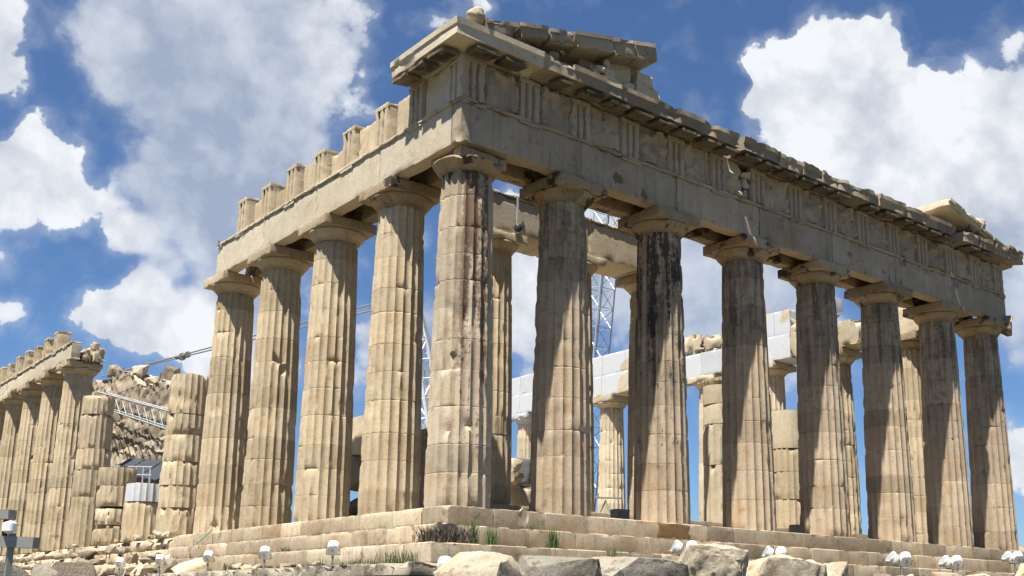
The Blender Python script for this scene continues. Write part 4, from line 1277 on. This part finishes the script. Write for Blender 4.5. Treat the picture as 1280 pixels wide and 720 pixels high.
obj('stay', g, M_LGREY, jb, JO)

cb = empty('suspension_cable', (6, 51.9, 12.4), label='pair of steel cables slung across the sky from wall to crane jib', cat='cable')
BO = (-6, -51.9, -12.4)
A_, B_ = Vector((11.9, 22, 12.8)), Vector((6, 52.0, 12.5))
def cpt(t, dz=0.0):
    p = B_ + (A_ - B_) * t
    return (p.x, p.y, p.z + dz)
g = Geo()
tube(g, cpt(0), cpt(1, 0.12), 0.045, 6)
obj('wire', g, M_GMETAL, cb, BO)
g = Geo()
tube(g, cpt(0.02), cpt(0.324, -0.1), 0.04, 6)
tube(g, cpt(0.324, -0.1), cpt(1, -0.26), 0.045, 6)
obj('wire', g, M_GMETAL, cb, BO)
for t_, s in ((0.324, 1.0), (0.075, 0.9)):
    p = Vector(cpt(t_, -0.03))
    g = Geo()
    d = (A_ - B_).normalized()
    tube(g, p - d * 0.65 * s, p + d * 0.65 * s, 0.15 * s, 8, 0.08 * s)
    tube(g, p + Vector((0, -0.1, -0.05)), p + Vector((0, 0.1, -0.05)), 0.24 * s, 12)
    tube(g, p + d * 0.6 * s + Vector((0, -0.08, 0)), p + d * 0.6 * s + Vector((0, 0.08, 0)), 0.2 * s, 12)
    obj('pulley_block', g, M_GMETAL, cb, BO)
tr = empty('lattice_truss', (4.0, 37, 6.4), label='pale grey triangular lattice truss leaning in front of the ruined inner wall', cat='truss')
g = Geo()
for dx in (-0.3, 0.3):
    T0, T1 = Vector((4 + dx, 44.5, 10.0)), Vector((4 + dx, 30.0, 6.72))
    L0, L1 = Vector((4 + dx, 43.5, 8.9)), Vector((4 + dx, 30.0, 5.75))
    tube(g, T0, T1, 0.055, 6)
    tube(g, L0, L1, 0.05, 6)
    n = 11
    for k in range(n if dx < 0 else 0):
        a = L0 + (L1 - L0) * (k / n)
        b = T0 + (T1 - T0) * ((k + 0.6) / (n + 0.2))
        c = L0 + (L1 - L0) * ((k + 1) / n)
        tube(g, a, b, 0.028, 5)
        tube(g, b, c, 0.028, 5)
for k in range(8):
    t_ = k / 7
    a = Vector((3.7, 44.5, 10.0)).lerp(Vector((3.7, 30.0, 6.72)), t_)
    tube(g, a, a + Vector((0.6, 0, 0)), 0.025, 5)
obj('truss_frame', g, plain('grey_truss_paint', (0.27, 0.28, 0.28), 0.6), tr, (-4, -37, -6.4))
for y, z in ((44.2, 9.0), (30.2, 5.85)):
    g = Geo()
    tube(g, (4, y, 0.01), (4, y, z), 0.08)
    obj('prop', g, M_LGREY, tr, (-4, -37, -6.4))

sh = empty('site_shelter', (3.3, 35, 0), label='dark sloping sheet shelter with thin metal railing in front of the inner wall', cat='shelter')
SO = (-3.3, -35, 0)
for i, (ya, yb) in enumerate(((39.3, 36.7), (36.6, 33.9), (33.8, 31.0))):
    g = Geo()
    za, zb = 4.35 + (ya - 31) * 0.135, 4.35 + (yb - 31) * 0.135
    n = 7
    V, F = [], []
    for k in range(n + 1):
        y = ya + (yb - ya) * k / n
        z = za + (zb - za) * k / n
        e = 0.05 if k % 2 else 0.0
        V += [(4.35, y, z + e), (3.1, y, z - 0.95 + e), (3.1, y, z - 1.0 + e), (4.35, y, z - 0.05 + e)]
    for k in range(n):
        for q in range(4):
            F.append((k * 4 + q, k * 4 + (q + 1) % 4, k * 4 + 4 + (q + 1) % 4, k * 4 + 4 + q))
    F += [(0, 1, 2, 3), (n * 4, n * 4 + 1, n * 4 + 2, n * 4 + 3)]
    g.add(V, F)
    fix_normals(obj('roof_sheet', g, M_PANEL, sh, SO, smooth=False))
g = Geo()
for dz in (0, -0.42, -0.85):
    tube(g, (2.75, 38.3, 4.75 + dz), (2.75, 30.8, 4.02 + dz), 0.035, 6)
for k in range(8):
    y = 38.2 - k * 1.02
    tube(g, (2.75, y, 3.0), (2.75, y, 4.75 - (38.3 - y) * 0.097), 0.035, 6)
obj('railing', g, M_LGREY, sh, SO)
for y in (38.5, 34.5, 31.2):
    for x in (2.8, 4.2):
        g = Geo()
        tube(g, (x, y, 0.01), (x, y, 3.2 if x < 3 else 4.2), 0.06, 6)
        obj('post', g, M_GMETAL, sh, SO)
obj('deck', grid_block(2.65, 4.3, 30.8, 38.6, 2.85, 2.98, seg=0.8, chip=0.01, seed=4), M_GMETAL, sh, SO)

# ------------------------------------------------------------------ floodlights
def flood_head():
    g = Geo()
    secs = [(-0.10, 0.10, 0.12), (-0.06, 0.165, 0.19), (0.04, 0.175, 0.20), (0.16, 0.185, 0.21)]
    V, F = [], []
    n = 20
    for (y, a, b) in secs:
        for k in range(n):
            t = 2 * PI * k / n
            c, s = math.cos(t), math.sin(t)
            e = 0.55
            px = a * math.copysign(abs(c) ** e, c)
            pz = b * math.copysign(abs(s) ** e, s)
            if pz > 0:
                px *= 1 - 0.28 * (pz / b) ** 2
            V.append((px, y, pz))
    for i in range(len(secs) - 1):
        for k in range(n):
            k2 = (k + 1) % n
            F.append((i * n + k, i * n + k2, (i + 1) * n + k2, (i + 1) * n + k))
    F.append(tuple(range(n - 1, -1, -1)))
    F.append(tuple((len(secs) - 1) * n + k for k in range(n)))
    return g.add(V, F)
def floodlight(loc, heads, label, h=0.42, stem=True):
    """heads: [(dx, yaw, pitch, scale)]; the lamp looks up at the temple, its white back towards the path"""
    t = empty('floodlight', loc, label=label, cat='floodlight')
    g = Geo()
    tube(g, (0, 0, 0), (0, 0, h - 0.05), 0.035, 8)
    grid_block(-0.12, 0.12, -0.09, 0.09, 0.0, 0.03, seg=0.2, chip=0.002, g=g)
    if len(heads) > 1:
        xs = [q[0] for q in heads]
        tube(g, (min(xs), 0, h - 0.08), (max(xs), 0, h - 0.08), 0.025, 8)
    obj('stand', g, M_GMETAL, t)
    for (dx, yaw, pitch, s) in heads:
        hd = obj('lamp_head', flood_head(), M_WHITE, t, (dx, 0, h + 0.12), (pitch, 0, yaw), sharp=45)
        s *= 0.86
        hd.scale = (s, s, s)
        fix_normals(hd)
        g = Geo()
        grid_block(-0.165, 0.165, 0.162, 0.172, -0.18, 0.15, seg=0.2, chip=0.002, g=g)
        obj('glass', g, M_LENS, hd)
        # the dark mark moulded on the back: a short upright on a bar
        g = Geo()
        grid_block(-0.07, 0.07, -0.106, -0.101, -0.045, -0.022, seg=0.1, chip=0.001, g=g)
        grid_block(-0.018, 0.018, -0.106, -0.101, -0.018, 0.055, seg=0.1, chip=0.001, g=g)
        grid_block(-0.04, 0.04, -0.106, -0.101, 0.03, 0.05, seg=0.1, chip=0.001, g=g)
        obj('back_mark', g, M_GMETAL, hd)
        g = Geo()
        tube(g, (-0.2, 0.03, 0), (-0.2, 0.03, -0.2), 0.014, 6)
        tube(g, (0.2, 0.03, 0), (0.2, 0.03, -0.2), 0.014, 6)
        tube(g, (-0.2, 0.03, -0.2), (0.2, 0.03, -0.2), 0.014, 6)
        obj('yoke', g, M_GMETAL, hd)
FL = -0.62
fp = [((-2.35, 18.5, -1.66), 'single floodlight on the rubble below the stump with the white drum'),
      ((-2.35, 14.3, -1.66), 'single floodlight on the rubble below the lone broken column'),
      ((-2.35, 10.0, -1.66), 'single floodlight below the gap between the fourth and fifth flank columns'),
      ((-2.35, 5.85, -1.66), 'single floodlight on the grey wall below the third flank column'),
      ((-2.35, 1.75, -1.66), 'single floodlight on the grey wall nearest the corner, below the second flank column')]
for i, (l, lab) in enumerate(fp):
    floodlight(l, [(0, FL - 0.1 * (i < 3), 0.75 if i < 3 else 0.6, 1.0)], lab, h=0.33)
floodlight((-2.3, -3.4, -2.3), [(0, -0.6, 0.4, 1.1)], 'single white floodlight low beside the pale cube-like rock at the corner', h=0.42)
fr = [((5.9, -3.0, -1.62), 'pair of floodlights behind the biggest pale boulder', 0.5, [(-0.34, 1.1, 0.5, 0.95), (0.24, -0.65, 0.3, 1.05)]),
      ((9.75, -3.0, -1.62), 'pair of floodlights above the cracked pink slab', 0.5, [(-0.34, 1.1, 0.5, 0.95), (0.24, -0.65, 0.3, 1.05)]),
      ((16.2, -3.0, -1.62), 'pair of tilted floodlights below the sixth front column', 0.55, [(-0.42, 1.2, 0.7, 1.1), (0.3, -0.8, 0.65, 1.2)]),
      ((19.4, -3.0, -1.62), 'pair of tilted floodlights below the seventh front column', 0.55, [(-0.42, 1.2, 0.7, 1.1), (0.3, -0.8, 0.65, 1.2)]),
      ((23.75, -3.0, -1.3), 'pair of tilted floodlights below the last front column', 0.55, [(-0.42, 1.2, 0.7, 1.1), (0.3, -0.8, 0.65, 1.2)])]
for l, lab, h, hd in fr:
    floodlight(l, hd, lab, h)

# grey lamp bar on a post, close to the path
lb = empty('post_lamp', (-14.11, -15.91, -4.15), label='grey metal lamp bar on a post with a small box mounted above it', cat='lamp post')
g = Geo()
grid_block(-0.022, 0.022, -0.02, 0.02, 0, 2.0, seg=0.5, chip=0.002, g=g)
obj('post', g, M_GMETAL, lb)
dr = 0.69
obj('lamp_bar', grid_block(-0.28, 0.13, -0.05, 0.05, 1.90, 1.98, seg=0.1, chip=0.006, seed=2), M_GMETAL, lb, (0, 0, 0), (0, 0.02, -dr))
obj('mounted_box', grid_block(-0.16, -0.01, -0.06, 0.06, 2.085, 2.155, seg=0.1, chip=0.006, seed=3), M_GMETAL, lb, (0, 0, 0), (0, 0, -dr))
g = Geo()
tube(g, (-0.05, 0, 1.98), (-0.05, 0, 2.085), 0.02)
obj('neck', g, M_DARK, lb, (0, 0, 0), (0, 0, -dr))
g = lathe([(0.01, -0.04), (0.045, -0.02), (0.045, 0.03), (0.01, 0.045)], 14)
obj('white_cap', g, M_WHITE, lb, (-0.03, -0.04, 2.03))

g = Geo()
tube(g, (-0.78, 15.05, -0.50), (-0.06, 15.55, 0.04), 0.03, 8)
tag(obj('green_pole', g, M_GREENP), 'short green pole leaning against the steps by the flank', 'pole')

# ------------------------------------------------------------------ rocks
def rock(x, y, ztop, sx, sy, sz, seed, mat, label, rot=(0, 0, 0), sub=4, amp=0.05, npts=17):
    o = obj('boulder', boulder(sx, sy, sz, seed, npts=npts, sub=sub, amp=amp), mat, None, (x, y, ztop - sz / 2), rot, sharp=40)
    return tag(o, label, 'rock')
def block_rock(x, y, ztop, sx, sy, sz, seed, mat, label, rot=(0, 0, 0), chip=0.16):
    o = obj('boulder', boulder(sx, sy, sz, seed, npts=42, sub=3, amp=0.035, freq=3.5, lo=0.93), mat, None, (x, y, ztop - sz / 2), rot, sharp=30)
    return tag(o, label, 'rock')
block_rock(-2.80, -5.5, -1.52, 1.45, 1.6, 1.4, 1101, M_ROCK, 'pale cube-like boulder at the platform corner', (0.03, 0.05, 0.25))
block_rock(-0.75, -5.4, -1.53, 2.0, 1.3, 1.3, 1102, M_GREY, 'dark rough grey boulder between two paler ones', (0, 0.02, -0.15))
block_rock(2.05, -4.9, -1.45, 2.7, 1.4, 1.3, 1103, M_GREY, 'long flat grey boulder lying along the front steps', (0, 0.03, -0.05))
rock(4.6, -4.8, -1.02, 3.0, 2.0, 1.8, 1104, M_ROCK, 'biggest pale sunlit boulder in front of the steps', (0, 0, 0.1), amp=0.08)
rock(5.7, -3.7, -1.0, 2.6, 1.1, 1.7, 1105, M_GREY, 'grey boulder close behind the biggest pale one', (0, 0.1, 0.2))
rock(7.4, -4.8, -1.16, 2.5, 1.6, 1.6, 1106, M_ROCK, 'pinkish cracked slab with sloping top', (0, 0.18, -0.1))
rock(8.7, -4.6, -1.40, 1.8, 1.4, 1.3, 1107, M_ROCK, 'pale wedge rock beside the cracked slab', (0, -0.15, 0.4))
rock(10.4, -4.2, -1.12, 2.6, 1.4, 1.6, 1108, M_ROCK, 'pale rock with a bright flat top below the fifth column', (0, -0.12, 0.1))
rock(11.5, -3.7, -0.98, 1.0, 0.8, 1.75, 1109, M_ROCK, 'narrow upright pale rock below the fifth column', (0.05, 0.1, 0.3))
rock(13.4, -3.9, -1.5, 2.2, 1.2, 1.4, 1110, M_BROWN, 'brown rock below the sixth column')
rock(15.0, -3.8, -1.48, 1.5, 1.1, 1.4, 1111, M_GREY, 'grey rock just before the sixth column floodlights')
rock(17.6, -3.9, -1.36, 2.0, 1.3, 1.5, 1112, M_ROCK, 'low pale rock between two pairs of floodlights')
rock(20.6, -3.9, -1.3, 2.2, 1.3, 1.5, 1113, M_ROCK, 'low pale rock below the seventh column')
rock(23.1, -4.3, -0.86, 2.2, 1.5, 1.8, 1114, M_ROCK, 'sunlit pale rock below the last column')
rock(-12.63, -12.16, -2.20, 0.62, 0.6, 1.7, 1121, M_BROWN, 'dome-shaped brown rock near the lamp bar', amp=0.05)
rock(-13.15, -12.9, -2.24, 0.40, 0.45, 1.6, 1122, M_GREY, 'small dark rock between the lamp post and the domed rock')
rock(-13.8, -14.2, -2.275, 0.75, 0.5, 1.6, 1123, M_GREY, 'flat grey rock at the foot of the lamp bar')

# loose rubble on the ruined flank: a few shapes, copied
RB = []
rr = random.Random(77)
sizes = [(0.55, 0.5, 0.38), (0.8, 0.55, 0.42), (0.42, 0.4, 0.3), (1.0, 0.7, 0.5), (0.6, 0.45, 0.5), (0.9, 0.8, 0.35)]
mats = [M_ROCK, M_ROCK, M_PALE, M_STEP, M_ROCK, M_POROS]
lab_big = 'larger tumbled stone lying among the rubble of the ruined flank steps'
lab_small = 'small loose stone lying in the rubble of the ruined flank'
for i, (s, m_) in enumerate(zip(sizes, mats)):
    o = obj('loose_stone', boulder(*s, 1200 + i, sub=2, amp=0.06), m_, None, (0, 0, 0), sharp=50)
    o['category'] = 'stone'
    RB.append((o, s))
used = set()
LAST = [None]
def scatter(x, y, z, i, k=1.0):
    o, s = RB[i]
    if i in used:
        o = o.copy()
        COL.objects.link(o)
    used.add(i)
    o.location = (x, y, z + s[2] * 0.3 * k)
    o.rotation_euler = (rr.uniform(-0.3, 0.3), rr.uniform(-0.3, 0.3), rr.uniform(0, 6.28))
    o.scale = (k, k, k)
    LAST[0] = o
    big = s[0] * k > 0.7
    o['label'] = lab_big if big else lab_small
    o['group'] = 'larger tumbled stones on the ruined flank' if big else 'small loose stones on the ruined flank'
for q in range(46):
    y = rr.uniform(3, 34)
    scatter(rr.uniform(-2.4, -1.6), y, -1.62, rr.randrange(6), rr.uniform(0.6, 1.25) if y > 10 else rr.uniform(0.35, 0.6))
lab_f = 'small loose stone on the ledge along the front steps'
for q in range(16):
    scatter(rr.uniform(7, 26), rr.uniform(-2.1, -1.6), -1.62, rr.randrange(6), rr.uniform(0.4, 0.75))
    o = LAST[0]
    o['label'], o['group'] = lab_f, 'loose stones on the front ledge'
for q in range(18):
    scatter(rr.uniform(-1.3, -0.9), rr.uniform(17, 40), -1.07, rr.randrange(6), rr.uniform(0.5, 0.95))
for q in range(12):
    scatter(rr.uniform(-0.6, -0.2), rr.uniform(21, 42), -0.55, rr.randrange(6), rr.uniform(0.5, 0.9))
for q in range(9):
    scatter(rr.uniform(-0.1, 0.2), rr.uniform(19.8, 38), 0.0, rr.randrange(5), rr.uniform(0.4, 0.75))

# ------------------------------------------------------------------ grass and the dry bush
def tuft(name, loc, n, h, spread, mat, seed, label, cat, lean=0.35, w=0.012, group=None):
    r = random.Random(seed)
    g = Geo()
    for _ in range(n):
        x, y = r.gauss(0, spread), r.gauss(0, spread * 0.4)
        hh = h * r.uniform(0.45, 1.0)
        a = r.uniform(0, 2 * PI)
        lx, ly = r.gauss(0, lean) * hh, r.gauss(0, lean * 0.6) * hh
        c, s = math.cos(a) * w, math.sin(a) * w
        V = [(x - c, y - s, 0), (x + c, y + s, 0), (x + lx * 0.4 + c * 0.7, y + ly * 0.4 + s * 0.7, hh * 0.6), (x + lx * 0.4 - c * 0.7, y + ly * 0.4 - s * 0.7, hh * 0.6), (x + lx, y + ly, hh)]
        g.add(V, [(0, 1, 2, 3), (3, 2, 4)])
    o = obj(name, g, mat, None, loc, smooth=False)
    return tag(o, label, cat, group)
tuft('dry_bush', (-0.55, -1.02, -1.09), 420, 0.55, 0.30, M_DRY, 1, 'dark dry bush wedged into the broken corner of the steps', 'bush', lean=0.5)
tuft('dry_bush', (-1.0, -0.75, -1.09), 200, 0.5, 0.16, M_DRY, 2, 'smaller dry bush on the flank side of the broken corner', 'bush', lean=0.5)
tuft('grass_tuft', (0.25, -0.85, -1.08), 60, 0.75, 0.06, M_GRASS, 3, 'tall green grass tuft next to the dry bush', 'grass tuft', lean=0.15)
tuft('grass_tuft', (0.85, -0.85, -1.08), 60, 0.55, 0.08, M_GRASS, 4, 'shorter green tuft, second one from the dry bush', 'grass tuft', lean=0.2)
tuft('grass_tuft', (2.9, -0.85, -1.08), 70, 0.72, 0.08, M_GRASS, 5, 'green tuft on the steps below the second front column', 'grass tuft', lean=0.12)
tuft('grass_tuft', (2.75, -0.12, -0.56), 25, 0.2, 0.08, M_GRASS, 6, 'tiny green tuft on the middle step below the second front column', 'grass tuft', lean=0.2)
tuft('grass_tuft', (4.5, -1.55, -1.62), 60, 0.85, 0.10, M_GRASS, 7, 'tall dark green tuft on the lowest step between second and third front columns', 'grass tuft', lean=0.15)
tuft('grass_tuft', (-1.62, -0.6, -1.63), 130, 0.42, 0.35, M_GRASS, 8, 'grass growing at the joint of the lowest step near the corner', 'grass tuft', lean=0.3)
tuft('grass_tuft', (-1.62, 1.2, -1.63), 110, 0.22, 0.6, M_GRASS, 9, 'low grass along the foot of the flank step below the second column', 'grass tuft', lean=0.3)

M_DRYG = plain('dry_yellow_grass', (0.22, 0.17, 0.07), 0.8, var=0.4, scale=20)
tuft('weed', (7.4, -0.8, -1.08), 40, 0.3, 0.12, M_DRYG, 11, 'dry yellow weed on the step in front of the brown stained block', 'weed', lean=0.5)
tuft('weed', (12.2, -0.82, -1.08), 40, 0.35, 0.14, M_DRYG, 12, 'dry yellow weed on the step below the fourth front column', 'weed', lean=0.5)
tuft('weed', (1.7, -1.5, -1.62), 50, 0.35, 0.2, M_DRYG, 13, 'dry yellow weed on the lowest step right of the dry bush', 'weed', lean=0.5)
tuft('weed', (-1.55, 4.4, -1.63), 60, 0.3, 0.25, M_DRYG, 14, 'dry yellow weed at the foot of the flank steps beside the third column floodlight', 'weed', lean=0.5)
tuft('weed', (-0.82, 7.6, -1.08), 40, 0.25, 0.15, M_GRASS, 15, 'small green weed on the flank step below the third column', 'weed', lean=0.5)
tuft('weed', (-2.0, 8.6, -1.63), 60, 0.3, 0.2, M_GRASS, 16, 'green weed on the grey wall before the fourth flank column', 'weed', lean=0.5)
# ------------------------------------------------------------------ far away
dw = obj('boundary_wall', grid_block(41, 42, -2, 14, -3.2, 0.9, seg=0.5, chip=0.08, seed=1400, joints={2: [-2, -1, 0.2]}), M_PALE)
tag(dw, 'low pale wall far behind the last front column', 'wall')
